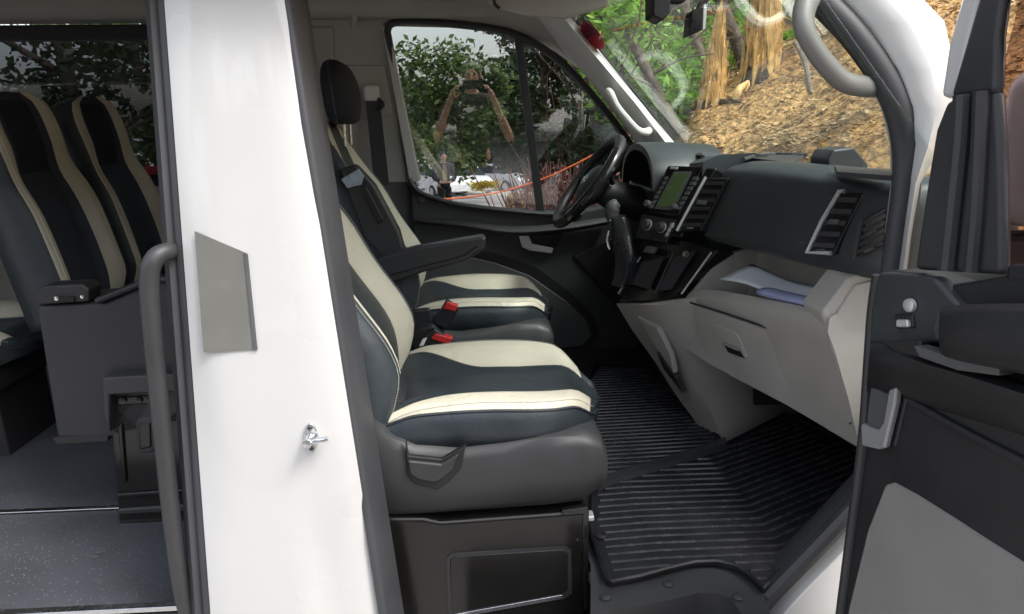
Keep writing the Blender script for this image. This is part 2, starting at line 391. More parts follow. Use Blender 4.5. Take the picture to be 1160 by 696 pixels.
# cab header over the far window: soft lofted cloth band
hd = []
for px, y0, y1 in ((330, -40, 12), (437, -40, 14), (520, -40, 16), (575, -40, 24), (625, -40, 42), (652, -40, 62)):
    hd.append([Y(px, y0, 2.7), Y(px, (y0+y1)/2, 2.9), Y(px, y1, 3.0), Y(px+3, y1+16, 3.06), Y(px+3, y1+10, 3.12), Y(px, y0, 3.12)])
b = MB(); b.loft(hd, M['headl']); b.build('header_trim', van, sharp=60)
# near side roof edge, above the frame
b = MB(); b.box((-1.6, 1.34, 2.06), (4.3, .16, .34), M['white']); b.build('roof_edge', van, bevel=.03, seg=3)
b = MB(); b.box((-3.35, 2.15, 1.4), (.1, 1.9, 1.7), M['headl']); b.build('rear_wall', van)
# sun visor / overhead console
b = MB()
vis = [(548, -30), (700, -40), (690, 8), (640, 22), (590, 18), (560, 10), (550, 0)]
b.prism([Y(a, c, 2.55) for a, c in vis], (0, .32, .05), M['headl']); sv = b.build('sun_visor', van, bevel=.014, seg=3)
b = MB(); b.tube([Y(562, -6, 2.53), Y(560, 4, 2.53), Y(566, 10, 2.53)], .006, M['black']); b.build('visor_clip', sv)

# far door -------------------------------------------------------------
YD = 3.0
tilt = R(2.8)
dn = V((0, -math.cos(tilt), -math.sin(tilt)))     # glass normal leans into the cab
gp = V((0, 3.06, 1.6))
def G(px, py, off=0): return PL(px, py, gp+dn*off, dn)
dd = MB()
outer = [(464, 205), (469, 216), (482, 224), (520, 232), (560, 237), (610, 241), (650, 242), (700, 232), (735, 205), (800, 200), (860, 300), (850, 470), (700, 470), (480, 470), (474, 330)]
dd.prism(Ys(outer, YD), (0, .1, 0), M['doorgrey'])
drv = dd.build('driver_door', van, bevel=.008)
# belt ledge
b = MB(); b.tube([Y(464, 203, 2.99), Y(470, 213, 2.985), Y(484, 222, 2.985), Y(520, 232, 2.985), Y(560, 237, 2.985), Y(612, 242, 2.985), Y(660, 243, 2.985)], .012, M['char'], flat=(1.3, .9)); b.build('belt_moulding', drv)
b = MB(); b.tube([Y(470, 250, 2.985), Y(520, 254, 2.97), Y(580, 262, 2.96), Y(640, 258, 2.955), Y(690, 250, 2.96)], [.010, .02, .026, .026, .02], M['char'], flat=(1.2, .8)); b.build('armrest', drv)
b = MB(); b.slab(Ys([(475, 285), (520, 288), (562, 298), (600, 312), (640, 340), (664, 362), (670, 380), (660, 392), (560, 400), (478, 400)], YD), .02, M['midgrey'], out=.006); b.build('door_pocket', drv, bevel=.006)
b = MB(); b.slab(Ys([(474, 275), (520, 278), (565, 288), (606, 302), (645, 330), (672, 356), (680, 382), (664, 398), (560, 406), (476, 406)], YD), .02, M['black'], out=.002); b.build('pocket_groove', drv)
b = MB(); b.slab(Ys([(586, 262), (640, 258), (628, 282), (600, 282)], YD), .02, M['black'], out=.007); b.build('handle_recess', drv, bevel=.004)
b = MB()
b.slab(Ys([(587, 264), (598, 265), (603, 276), (627, 281), (625, 287), (600, 284), (591, 280)], YD-.018), .014, M['silver'], out=.01); b.build('door_handle', drv, bevel=.004)
b = MB(); b.lathe(Y(478, 226, 2.995), (0, -1, 0), [(.016, 0), (.016, .004), (.012, .006), (0, .006)], M['midgrey']); b.build('screw_cap', drv)
b = MB(); b.slab(Ys([(648, 290), (690, 270), (720, 275), (720, 350), (700, 350)], YD), .03, M['black'], out=.012); b.build('speaker_panel', drv, bevel=.01)
# window frame loop and glass
loop = [(470, 214), (466, 200), (455, 130), (441, 50), (439, 34), (446, 26), (470, 24), (520, 28), (560, 33), (590, 42), (622, 60), (650, 84), (678, 116), (705, 150), (722, 178), (728, 205)]
b = MB(); b.tube([G(a, c, .012) for a, c in loop], .016, M['rubber'], seg=8, smooth=4); b.build('window_seal', drv)
b = MB(); b.prism([G(582, 38, .012), G(592, 42, .012), G(617, 240, .012), G(608, 240, .012)], dn*-.03, M['rubber']); b.build('window_bar', drv, bevel=.004)
b = MB(); b.prism([G(a, c) for a, c in ((466, 216), (462, 190), (438, 40), (446, 26), (520, 27), (588, 40), (612, 244), (560, 242), (500, 232))], dn*-.005, M['sglass']); b.build('window_glass', drv, sharp=20)
b = MB(); b.prism([G(a, c) for a, c in ((588, 40), (622, 58), (650, 82), (680, 116), (706, 150), (730, 205), (725, 244), (612, 244))], dn*-.005, M['sglass']); b.build('quarter_glass', drv, sharp=20)

# far A pillar trim
b = MB()
pl = [((596, 18), (641, 10)), ((626, 46), (664, 42)), ((655, 76), (696, 80)), ((682, 110), (730, 120)), ((705, 140), (758, 156)), ((730, 178), (785, 190))]
b.loft([[Y(*a, 3.03), Y((a[0]*.7+c[0]*.3), (a[1]*.7+c[1]*.3), 2.93), Y((a[0]*.2+c[0]*.8), (a[1]*.2+c[1]*.8), 2.88), Y(*c, 2.93), Y(c[0]+2, c[1], 3.02), Y(a[0]+8, a[1], 3.08)] for a, c in pl], M['lgrey'])
apf = b.build('windscreen_pillar', van, sharp=60)
b = MB(); b.tube([Y(689, 104, 2.90), Y(692, 107, 2.85), Y(698, 119, 2.84), Y(708, 132, 2.84), Y(722, 147, 2.845), Y(731, 150, 2.86), Y(735, 148, 2.90)], [.017, .016, .014, .014, .014, .016, .018], M['lgrey'], smooth=6); b.build('grab_handle', apf)
# windscreen
WE0, WE1 = Y(640, 12, 2.94), Y(781, 184, 2.94)
def wsx(z, y): return lerp(WE0.x, WE1.x, (WE0.z-z)/(WE0.z-WE1.z)) + .14*(1-((y-2.08)/.86)**2) + .01
rows_ = []
for k in range(9):
    z = lerp(2.06, 1.34, k/8); rows_.append([V((wsx(z, y), y, z)) for y in [1.22+1.72*j/16 for j in range(17)]])
b = MB()
b.loft(rows_, M['wglass'], close=False)
ws = b.build('windscreen', van, sharp=0)
so = ws.modifiers.new('thick', 'SOLIDIFY'); so.thickness = .005
b = MB(); b.tube([V((wsx(z, 2.935)-.004, 2.93, z)) for z in (2.06, 1.9, 1.7, 1.5, 1.36)], .007, M['rubber'], flat=(1, .6)); b.build('windscreen_seal', van)
# black band + rear-view bracket
# near A pillar: white painted outside, dark seal, inner trim and grab handle
path = [(770, -190, 1.38), (870, -70, 1.36), (922, -8, 1.33), (962, 34, 1.31), (995, 78, 1.295), (1016, 118, 1.285), (1026, 160, 1.28), (1027, 205, 1.27), (1020, 260, 1.26), (1012, 320, 1.25)]
b = MB(); wp = []
for i, (a, c, yy) in enumerate(path):
    wd = [86, 86, 90, 98, 80, 60, 34, 14, 12, 12][i]; lf = [-18, -18, -18, -10, 4, 10, 8, 4, 4, 4][i]
    wp.append([Y(a+6, c, yy), Y(a+wd*.35, c+lf*.35, yy-.035), Y(a+wd*.75, c+lf*.75, yy-.055), Y(a+wd*1.1, c+lf, yy-.03), Y(a+wd*1.1, c+lf, yy+.08), Y(a+6, c, yy+.08)])
b.loft(wp, M['white']); ap = b.build('painted_pillar', van, sharp=60)
b = MB(); b.tube([Y(a, c, yy-.012) for a, c, yy in path], .026, M['rubber'], flat=(.8, 1.0), seg=12, smooth=5); b.build('rubber_seal', ap)
b = MB(); ip = []
for i, (a, c, yy) in enumerate(path):
    ip.append([Y(a-4, c, yy), Y(a-13, c+3, yy+.01), Y(a-18, c+5, yy+.05), Y(a-15, c+3, yy+.10), Y(a, c, yy+.10)])
b.loft(ip[:9], M['lgrey']); b.build('pillar_trim', ap, sharp=60)
b = MB(); b.tube([Y(926, -20, 1.33), Y(915, 0, 1.29), Y(910, 20, 1.27), Y(914, 40, 1.26), Y(930, 66, 1.26), Y(950, 88, 1.265), Y(966, 96, 1.27), Y(985, 98, 1.29), Y(1006, 97, 1.32)], [.023, .022, .021, .020, .020, .020, .020, .021, .023], M['handle'], seg=14, smooth=6, flat=(.8, 1.0)); b.build('grab_handle', ap)

# kick plate, step and sill on the near side
inn = [(669, 640), (693, 662), (757, 647), (787, 640), (812, 639), (834, 644), (864, 670), (884, 730)]
out = [(669, 698), (693, 692), (757, 680), (790, 672), (812, 672), (828, 678), (842, 698), (850, 740)]
# the plate also runs under the mat so that no gap shows
b = MB(); top = [Z(a, c, .592) for a, c in inn]; bot = [Z(a, c, .585) for a, c in out]
under = [p+V((0, .12, -.004)) for p in top]
b.loft([under, top, bot, [p+V((0, .004, -.16)) for p in bot], [p+V((0, .3, -.16)) for p in bot]], M['char'], close=False, caps=False)
sp = b.build('sill_plate', van, sharp=50)
for a, c in ((686, 677), (757, 662), (836, 677)):
    p = Z(a, c, .5885); b = MB(); b.lathe(p, (0, 0, 1), [(.0125, -.004), (.0125, .003), (.009, .0045), (0, .005)], M['char']); b.build('bolt_cap', sp)
b = MB(); b.box((.45, 1.26, .42), (1.0, .3, .03), M['black']); b.build('step_tread', van, bevel=.01)
# sill arc: plastic lip, rubber seal, white body below
arc = [(838, 716), (862, 686), (892, 654), (925, 620), (958, 585), (990, 552), (1020, 520)]
b = MB(); b.loft([[Y(a-2, c-38, 1.42), Y(a-6, c-30, 1.36), Y(a-4, c-16, 1.32), Y(a+2, c-6, 1.30), Y(a+2, c, 1.36)] for a, c in arc], M['char']); b.build('sill_lip', van, sharp=60)
b = MB(); b.tube([Y(a, c, 1.27) for a, c in arc], .020, M['rubber'], seg=10); b.build('rubber_seal', van)
b = MB(); b.prism([Y(a+20, c+16, 1.25) for a, c in arc]+Ys([(1040, 540), (1040, 760), (840, 760)], 1.25), (0, .06, 0), M['white']); b.build('front_sill', van, bevel=.012)
# outer body in front of the door: wing and bonnet, out of sight behind the dash
b = MB(); b.box((1.45, 1.30, .80), (1.1, .08, .75), M['white']); b.box((1.45, 2.92, .8), (1.1, .08, .75), M['white']); b.box((1.98, 2.1, .8), (.08, 1.7, .8), M['white'])
b.box((1.62, 2.1, 1.19), (.78, 1.64, .05), M['white'], Matrix.Rotation(R(6), 3, 'Y')); b.build('front_body', van, bevel=.03)
b = MB(); b.box((1.2, 2.1, .95), (.04, 1.66, .8), M['black']); b.box((.97, 2.87, .9), (.5, .05, .66), M['black']); b.build('bulkhead', van)
b = MB(); b.box((.98, 2.55, .67), (.5, .7, .06), M['black'], Matrix.Rotation(R(-22), 3, 'Y')); b.build('footwell_carpet', van)

# ================================================================== OPEN FRONT DOOR (near)
hp = V((.715, 1.15, 1.0)); ddv = V((.17, -.985, 0)).normalized(); nn = V((-ddv.y*-1, 0, 0))
nn = V((0, 0, 1)).cross(ddv); nn = nn if nn.x < 0 else -nn          # faces rearwards / towards the seats
def D(px, py, off=0): return PL(px, py, hp+nn*off, nn)
def Ds(l, off=0): return [D(a, c, off) for a, c in l]
b = MB(); b.prism(Ds([(1001, 306), (1040, 310), (1076, 322), (1220, 300), (1420, 300), (1420, 900), (948, 900), (953, 700), (966, 600), (980, 500), (985, 420), (990, 350)]), -nn*.07, M['black'])
fd = b.build('front_door', van, bevel=.012, seg=3)
# outer skin
b = MB(); b.prism(Ds([(1012, 330), (1420, 320), (1420, 900), (962, 900), (985, 600), (998, 440)], -.072), -nn*.03, M['white']); b.build('door_skin', fd, bevel=.01)
# hinge edge strip
b = MB(); b.tube(Ds([(996, 312), (990, 352), (985, 420), (979, 500), (966, 600), (953, 700)], -.01), .012, M['char'], flat=(1, 1)); b.build('edge_seal', fd)
# upper switch panel
b = MB(); b.slab(Ds([(1003, 308), (1068, 314), (1100, 350), (1076, 356), (1072, 372), (1074, 388), (1030, 394), (992, 398), (994, 352)]), .03, M['dash'], out=.016); sw = b.build('switch_panel', fd, bevel=.008, seg=3)
b = MB(); b.lathe(D(1032, 346, .018), nn, [(.012, 0), (.011, .006), (.006, .008), (0, .008)], M['silver']); b.build('lock_button', sw)
b = MB(); b.slab(Ds([(1024, 355), (1045, 355), (1047, 371), (1025, 371)]), .02, M['black'], out=.020); b.build('window_switch', sw, bevel=.003)
b = MB(); b.slab(Ds([(1029, 361), (1042, 361), (1044, 370), (1029, 370)]), .02, M['silver'], out=.026); b.build('switch_key', sw, bevel=.003)
# ledge and armrest
b = MB()
sh = [(986, 400), (1010, 402), (1040, 412), (1080, 424), (1120, 436), (1170, 452), (1260, 480)]
b.loft([[D(a, c-14, .0), D(a, c-12, .03), D(a, c-2, .052), D(a-2, c+12, .05), D(a-4, c+34, .022), D(a-4, c+44, 0), D(a, c, -.03)] for a, c in sh], M['black']); b.build('door_shoulder', fd, sharp=70)
b = MB(); b.loft([[D(a, c0, .0), D(a, c0-2, .06), D(a, c0+8, .082), D(a, c1-8, .080), D(a, c1, .06), D(a, c1, 0)] for a, c0, c1 in ((1064, 356, 396), (1070, 350, 404), (1090, 347, 410), (1130, 346, 418), (1180, 346, 428), (1260, 346, 440))], M['black']); b.build('armrest', fd, sharp=70)
b = MB(); b.slab(Ds([(1068, 388), (1120, 402), (1170, 408), (1170, 422), (1120, 416), (1076, 402)]), .03, M['midgrey'], out=.058); b.build('pull_cup', fd, bevel=.004)
b = MB(); b.slab(Ds([(1024, 386), (1070, 383), (1072, 404), (1040, 398)]), .02, M['black'], out=.046); b.build('tray_recess', fd, bevel=.004)
# inner handle
b = MB(); b.slab(Ds([(990, 430), (1028, 434), (1030, 448), (1016, 506), (986, 500), (984, 470)]), .02, M['rubber'], out=.004); hrc = b.build('handle_recess', fd, bevel=.004)
b = MB(); b.slab(Ds([(991, 436), (1010, 446), (1016, 440), (1010, 500), (988, 496), (986, 480)]), .02, M['midgrey'], out=.010); b.build('recess_plate', hrc, bevel=.004)
b = MB(); b.slab(Ds([(1018, 440), (1028, 437), (1026, 456), (1014, 506), (1006, 508), (987, 504), (986, 478), (994, 482), (1006, 486), (1012, 476)]), .014, M['satin'], out=.022); b.build('door_handle', fd, bevel=.005, seg=3)
# crease
b = MB(); b.tube(Ds([(1030, 455), (1060, 472), (1100, 494), (1160, 525), (1260, 575)], .004), .008, M['black'], flat=(1, .6)); b.build('panel_crease', fd)
# pale insert
b = MB(); b.slab(Ds([(1004, 549), (1014, 546), (1040, 560), (1080, 585), (1120, 611), (1160, 636), (1300, 720), (1300, 900), (950, 900), (962, 690), (984, 600)]), .02, M['dinsert'], out=.004); b.build('door_insert', fd, bevel=.006)
# sail panel and frame
b = MB()
b.prism(Ds([(1034, 306), (1048, 210), (1058, 148), (1070, 116), (1092, 104), (1130, 100), (1134, 170), (1136, 250), (1136, 312)], -.005), -nn*.02, M['char']); sl = b.build('sail_panel', fd, bevel=.010, seg=3)
b = MB(); b.tube(Ds([(1091, 108), (1088, 160), (1080, 240), (1073, 306)], .0), .014, M['char'], flat=(1, 1)); b.build('panel_rib', sl)
b = MB(); b.tube(Ds([(1112, 104), (1110, 160), (1106, 240), (1100, 308)], .0), .012, M['rubber'], flat=(1, 1)); b.build('panel_groove', sl)
b = MB(); b.prism(Ds([(1074, 112), (1092, 50), (1106, 0), (1118, -40), (1142, -40), (1131, 40), (1129, 106)], .0), -nn*.02, M['rubber']); b.build('window_channel', fd, bevel=.01)
b = MB(); b.prism(Ds([(1064, 112), (1073, 50), (1080, 24), (1087, 0), (1098, -40), (1122, -40), (1108, 0), (1096, 50), (1084, 112)], -.024), -nn*.05, M['white']); b.build('window_frame', fd, bevel=.01)
b = MB(); b.prism(Ds([(1138, 318), (1130, 100), (1165, -40), (1500, -60), (1500, 330)], -.04), -nn*.005, M['dglass']); b.build('door_glass', fd, sharp=20)
f0 = D(1124, -30, -.03)
q0 = hp+ddv*.62-nn*.05; q1 = hp+ddv*.94-nn*.04; q2 = hp+ddv*1.0-nn*.03
b = MB(); b.tube([f0, f0+ddv*.06+V((0, 0, .10)), V((q0.x, q0.y, 2.06)), V((q1.x, q1.y, 2.03)), V((q2.x, q2.y, 1.36))], .03, M['white'], smooth=3, flat=(1, .7)); b.build('window_frame', fd)
b = MB(); b.prism(Ds([(1138, 300), (1420, 296), (1420, 322), (1138, 322)], -.0), -nn*.06, M['black']); b.build('window_ledge', fd, bevel=.008)
# outside mirror housing, seen through the glass
b = MB(); mc = D(1200, 170, -.24); b.box(mc, (.10, .17, .26), M['white'], Matrix.Rotation(R(12), 3, 'Z')); b.build('mirror_housing', fd, bevel=.035, seg=4)
b = MB(); b.box(mc+V((-.05, .03, -.17)), (.16, .07, .06), M['black']); b.build('mirror_foot', fd, bevel=.02)

# ================================================================== SEATS
def seat_back(parent, cy, hw, base, top, dark, beige, style):
    """lofted backrest, rings up the height. base/top = (x,z) of the front centre line"""
    mb = MB(); rings = []; NT = 26; NF = 41
    ax = V((top[0]-base[0], 0, top[1]-base[1])); H = ax.length; ax.normalize(); fn = V((ax.z, 0, -ax.x))
    lines = []
    for k in range(NT+1):
        t = k/NT
        if style == 'cab':
            w = hw*(1.0-.10*t-.14*sst(.55, 1, t)); thick = lerp(.11, .075, t); bol = .052*sst(-.05, .18, t)*(1-sst(.55, .95, t)); lum = .026*math.sin(math.pi*min(1, t*1.4)); fwd_ = .045*math.exp(-((t-.20)/.20)**2)
        else:
            w = hw*(1.0-.03*t-.10*sst(.55, .72, t)+.05*sst(.72, .85, t)); thick = lerp(.10, .07, t); bol = .06*sst(-.05, .15, t)*(1-.5*sst(.45, .75, t)); lum = .02*math.sin(math.pi*min(1, t*1.6))+.022*sst(.62, .78, t); fwd_ = 0
        e = 1.0
        if t > .84: e = math.sqrt(max(.0, 1-((t-.84)/.16)**2)) if style == 'cab' else (max(.0, 1-((t-.84)/.16)**2.4))**.42
        w2 = w*lerp(.62 if style == 'cab' else .4, 1, e) if t < 1 else w*(.62 if style == 'cab' else .4)
        tk = thick*lerp(.3, 1, e)
        c = V((base[0], cy, base[1]))+ax*(H*t)
        ring = []
        for j in range(NF):
            s_ = -1+2*j/(NF-1); a = abs(s_)
            f = fwd_+lum*(1-a*a)+bol*sst(.38, .78, a)-(tk*.55)*(max(0, a-.86)/.14)**2
            if style == 'cab':
                for sm in (.36,): f -= .004*math.exp(-((t-sm)/.008)**2)*(a < .5)
            else:
                f -= .005*math.exp(-((t-.30)/.010)**2)*(a < .55)
            f -= .004*math.exp(-((a-.46)/.012)**2)+.003*math.exp(-((a-.80)/.012)**2)
            ring.append(c+V((0, w2*s_*(1.0), 0))+fn*f)
        for s_ in (1.0, .8, .4, 0, -.4, -.8, -1.0):
            ring.append(c+V((0, w2*s_*.97, 0))-fn*(tk*(1 if abs(s_) < .95 else .85)))
        rings.append(ring)
    def mf(a, j):
        if j >= NF-1: return dark
        s_ = -1+2*(j+.5)/(NF-1); q = abs(s_); t = a/NT
        if style == 'cab': return beige if .40 < q < .82 else dark
        if .64 < t < .93 and q < .42: return M['dnavy']
        w_in = .50+.12*sst(.6, .9, t)
        return beige if .56 < q < .90 else (dark if q > .6 else M['rnavy'])
    mb.loft(rings, dark, mf=mf)
    o = mb.build('backrest', parent, sharp=0)
    # seams
    for sg in (-1, 1):
        j = min(range(NF), key=lambda j: abs((-1+2*j/(NF-1))-sg*.82))
        pts = [rings[k][j]+fn*.001 for k in range(1, NT-2)]
        p = MB(); p.tube(pts, .0035, M['navy'] if style == 'cab' else M['rbeige'], seg=6, smooth=0); p.build('piping', o)
        st_ = MB(); j2 = j+(1 if sg > 0 else -1)
        pts = [rings[k][j2]+(fn*.4+V((0, sg, 0))).normalized()*.0012 for k in range(1, NT-3)]
        fine = [pts[i].lerp(pts[i+1], q/5) for i in range(len(pts)-1) for q in range(5)]
        for i in range(0, len(fine)-1): st_.tube([fine[i], fine[i].lerp(fine[i+1], .6)], .0011, M['stitch'], seg=4, smooth=0)
        st_.build('stitching', o)
    return o, rings, ax, fn

def seat_cushion(parent, cy, hw, x0, x1, ztop, zbot, dark, beige, cab=True):
    mb = MB(); rings = []; NU = 34; NF = 61
    for k in range(NU+1):
        u = k/NU; x = lerp(x0, x1, u)
        fr = sst(.62, 1, u)
        w = hw*(1.0-.06*(1-u)) * (math.sqrt(max(.0, 1-((u-.6)/.42)**2.6)) if u > .6 else 1)
        zt = ztop-.006 + .018*math.sin(math.pi*u) - .055*sst(.82, 1.0, u)**1.5 - .02*(1-sst(0, .2, u))
        zb = zbot + .012*sst(.9, 1, u)
        ring = []
        for j in range(NF):
            p_ = -1+2*j/(NF-1); q_ = abs(p_); lo = lerp(.92, .40 if p_ > 0 else .57, sst(-.05, .5, u)) if cab else .6
            a = q_/.6*lo if q_ <= .6 else (lerp(lo, .955, (q_-.6)/.3) if q_ <= .9 else lerp(.955, 1, (q_-.9)/.1)); s_ = math.copysign(a, p_)
            z = zt - .044*(1-sst(.22, .74, a))*(1-fr*.62) - .045*(max(0, a-.88)/.12)**2.2
            z -= .004*math.exp(-((a-lo)/.014)**2)+.003*math.exp(-((a-.955)/.012)**2)
            if a < .55: z -= .004*(math.exp(-((u-.30)/.008)**2)+math.exp(-((u-.66)/.008)**2))
            ring.append(V((x+.02*(1-a*a)*fr, cy+w*s_, z)))
        for s_, f in ((1.0, .35), (1.0, .9), (.92, 1), (.4, 1), (-.4, 1), (-.92, 1), (-1.0, .9), (-1.0, .35)):
            zz = lerp(ring[0].z, zb, f); ring.append(V((x, cy+w*s_*.995, zz)))
        rings.append(ring)
    def mf(a, j):
        if j >= NF-1: return dark
        s_ = -1+2*(j+.5)/(NF-1); q = abs(s_); u = a/NU
        if u > .935: return dark
        lo, hi = .55, .955
        return beige if .6 < q < .9 else dark
    mb.loft(rings, dark, mf=mf)
    o = mb.build('cushion', parent, sharp=0)
    for sg in (-1, 1):
        j = min(range(NF), key=lambda j: abs((-1+2*j/(NF-1))-sg*.9))
        p = MB(); p.tube([rings[k][j]+V((0, sg*.001, .001)) for k in range(1, NU+1)], .0035, M['navy'], seg=6, smooth=0); p.build('piping', o)
        st_ = MB(); j2 = j-(1 if sg > 0 else -1)*1
        pts = [rings[k][j2]+V((0, sg*.0005, .0012)) for k in range(1, NU)]
        fine = [pts[i].lerp(pts[i+1], q/4) for i in range(len(pts)-1) for q in range(4)]
        for i in range(len(fine)-1): st_.tube([fine[i], fine[i].lerp(fine[i+1], .6)], .0010, M['stitch'], seg=4, smooth=0)
        st_.build('stitching', o)
    return o
M['rnavy'] = mat('rear_seat_cloth', (.030, .038, .055), .7, bump=.4, bscale=900, noise_amt=.2)

def headrest(parent, c, m, posts):
    mb = MB(); rings = []
    prof = [(0, .45), (.04, .72), (.12, .88), (.3, 1.0), (.5, 1.02), (.7, .96), (.86, .80), (.95, .58), (1, .30)]
    for t, s_ in prof:
        z = c[2]-.105+.215*t; x = c[0]-.012+.004*math.sin(3*t)-.02*t
        rings.append([V((x+.062*s_*math.copysign(abs(math.cos(q))**.75, math.cos(q))*(1.05 if math.cos(q) > 0 else .8), c[1]+.135*s_**.6*math.copysign(abs(math.sin(q))**.65, math.sin(q)), z)) for q in [2*math.pi*j/28 for j in range(28)]])
    mb.loft(rings, m); h = mb.build('headrest', parent, sharp=0)
    p_ = MB()
    p_.tube([r[21]*1.0 for r in rings], .003, M['navy'], seg=6, smooth=0); p_.build('seam', h)
    for y in (-.06, .06):
        p = MB(); p.tube([V((c[0], c[1]+y, c[2]-.08)), V((c[0]-.0, c[1]+y, c[2]-.18))], .006, M['chrome'], seg=10, smooth=0); p.build('headrest_post', h)
    return h

def cab_seat(name, label, cy, dx, driver):
    s = thing(name, label, 'seat', (dx, cy, .6), 'cab seats')
    nr = cy-.25
    seat_cushion(s, cy, .255, -.25+dx, .295+dx, .992, .895, M['navy'], M['beige'])
    bo, rings, ax, fn = seat_back(s, cy, .255, (-.235+dx, .925), (-.488+dx, 1.628), M['navy'], M['beige'], 'cab')
    headrest(s, (-.462+dx+.03, cy, 1.722), M['dnavy'], True)
    # plastic base shroud, lofted along x
    pr = [(-.30, .985, .735), (-.24, .990, .735), (-.205, .945, .733), (-.15, .915, .733), (-.05, .905, .735), (.05, .915, .738), (.15, .930, .742), (.23, .928, .748), (.272, .915, .775), (.288, .89, .80)]
    mb = MB()
    mb.loft([[V((x+dx, nr-.012, lerp(zb, zt, .15))), V((x+dx, nr-.022, lerp(zb, zt, .5))), V((x+dx, nr-.016, lerp(zb, zt, .85))), V((x+dx, nr-.004, zt-.006)), V((x+dx, nr+.03, zt)),
              V((x+dx, cy+.22, zt)), V((x+dx, cy+.258, zt-.01)), V((x+dx, cy+.262, lerp(zb, zt, .4))), V((x+dx, cy+.25, zb)), V((x+dx, nr+.01, zb))] for x, zt, zb in pr], M['char'])
    sh_ = mb.build('seat_base', s, sharp=50)
    # flip lever set in the shroud
    if not driver:
        yy = nr-.022
        mb = MB(); mb.slab([Y(a, c, yy) for a, c in ((459, 497), (463, 516), (500, 520), (528, 504), (522, 530), (508, 546), (496, 554), (470, 548), (461, 538))], .014, M['black'], out=.003); lv = mb.build('lever_recess', sh_, bevel=.004)
        mb = MB(); mb.slab([Y(a, c, yy) for a, c in ((462, 520), (500, 524), (520, 512), (514, 530), (503, 540), (494, 545), (474, 542), (464, 535))], .016, M['char'], out=.010); mb.build('recline_lever', sh_, bevel=.005, seg=3)
        # steel pedestal box
        mb = MB(); mb.prism([V((-.24, nr-.002, .36)), V((.245, nr-.002, .36)), V((.247, nr-.002, .728)), V((.16, nr-.002, .724)), V((-.1, nr-.002, .716)), V((-.14, nr-.002, .726)), V((-.24, nr-.002, .732))], (0, .5, 0), M['boxmetal']); bx = mb.build('pedestal_box', s, bevel=.012, seg=3)
        fr_ = [(506, 632), (512, 627), (640, 619), (647, 624), (648, 672), (640, 678), (512, 699), (508, 694)]
        mb = MB(); mb.slab([Y(a, c, nr-.004) for a, c in fr_], .004, M['rubber'], out=.0015); rc = mb.build('hatch_gap', bx)
        mb = MB(); mb.slab([Y(a, c, nr-.004) for a, c in ((510, 634), (514, 630), (638, 622), (643, 626), (643, 668), (637, 672), (514, 694), (511, 690))], .004, M['boxmetal'], out=.0035); mb.build('access_hatch', bx, bevel=.002)
        mb = MB(); mb.slab([Y(a, c, nr-.003) for a, c in ((636, 578), (664, 574), (667, 576), (667, 690), (661, 692), (660, 582), (638, 584))], .02, M['gloss'], out=.004); mb.build('corner_bracket', bx, bevel=.003)
        mb = MB(); mb.slab([Y(a, c, nr-.003) for a, c in ((514, 695), (636, 673), (640, 677), (518, 699))], .004, M['chrome'], out=.0045); mb.build('hatch_edge', bx, bevel=.0015)
        mb = MB(); mb.lathe(Y(654, 612, nr-.002), (0, -1, 0), [(.005, 0), (.004, .003), (0, .004)], M['black']); mb.build('rivet', bx)
        mb = MB(); mb.box((.256, nr+.02, .70), (.018, .03, .014), M['silver']); mb.build('latch', bx, bevel=.004)
    else:
        mb = MB(); mb.box((.0+dx, cy, .66), (.5, .46, .16), M['boxmetal']); mb.build('pedestal_box', s, bevel=.02)
        # fold-down arm rest on the near side
        ya = nr-.055
        mb = MB(); mb.prism(Ys([(428, 292), (470, 281), (546, 268), (551, 270), (549, 283), (526, 297), (480, 309), (442, 322), (430, 318)], ya), (0, .065, 0), M['char']); ar = mb.build('armrest', s, bevel=.010, seg=3)
        mb = MB(); mb.tube([Y(440, 312, ya-.001), Y(480, 301, ya-.001), Y(522, 290, ya-.001), Y(540, 279, ya-.001)], .003, M['black'], seg=6); mb.build('armrest_seam', ar)
        # near side plastic cover of the backrest with tall slot and pouch
        ys = nr+.0
        mb = MB(); mb.prism(Ys([(385, 192), (402, 186), (424, 210), (452, 262), (462, 300), (440, 300), (412, 270)], ys), (0, .06, 0), M['char']); sc = mb.build('side_cover', bo, bevel=.012, seg=3)
        mb = MB(); mb.slab(Ys([(408, 213), (415, 211), (435, 249), (430, 254), (426, 250)], ys), .02, M['black'], out=.006); mb.build('side_slot', bo, bevel=.005)
        mb = MB(); mb.slab(Ys([(387, 203), (407, 191), (413, 199), (410, 209), (394, 213)], ys), .004, M['clear'], out=.012); mb.build('clear_pouch', bo, bevel=.001)
    # buckle on the inboard side
    yb = cy+.30 if not driver else nr-.03
    bl = (((482, 406), (464, 392), (492, 372), (510, 386)), ((488, 384), (493, 378), (513, 384), (508, 391)), ((474, 372), (490, 368), (500, 378), (478, 400), (466, 400), (464, 380))) if not driver else \
         (((506, 374), (490, 366), (506, 340), (520, 350)), ((502, 350), (506, 342), (519, 347), (516, 353)), ((466, 352), (486, 350), (492, 366), (478, 374), (466, 372)))
    mb = MB(); mb.prism(Ys(bl[0], yb), (0, .03, 0), M['black']); bk = mb.build('belt_buckle', s, bevel=.006)
    mb = MB(); mb.prism(Ys(bl[1], yb-.003), (0, .03, 0), M['red']); mb.build('release_button', bk, bevel=.003)
    mb = MB(); mb.prism(Ys(bl[2], yb+.01), (0, .03, 0), M['black']); mb.build('buckle_stalk', s, bevel=.008)
    if not driver:
        mb = MB(); mb.slab(Ys([(479, 384), (484, 382), (480, 391), (475, 392)], yb), .003, M['whitep'], out=.004); mb.build('care_tag', bk)
    return s
cab_seat('cab_seat', 'navy and cream leather front seat on a black steel box beside the open door', 1.665, 0, False)
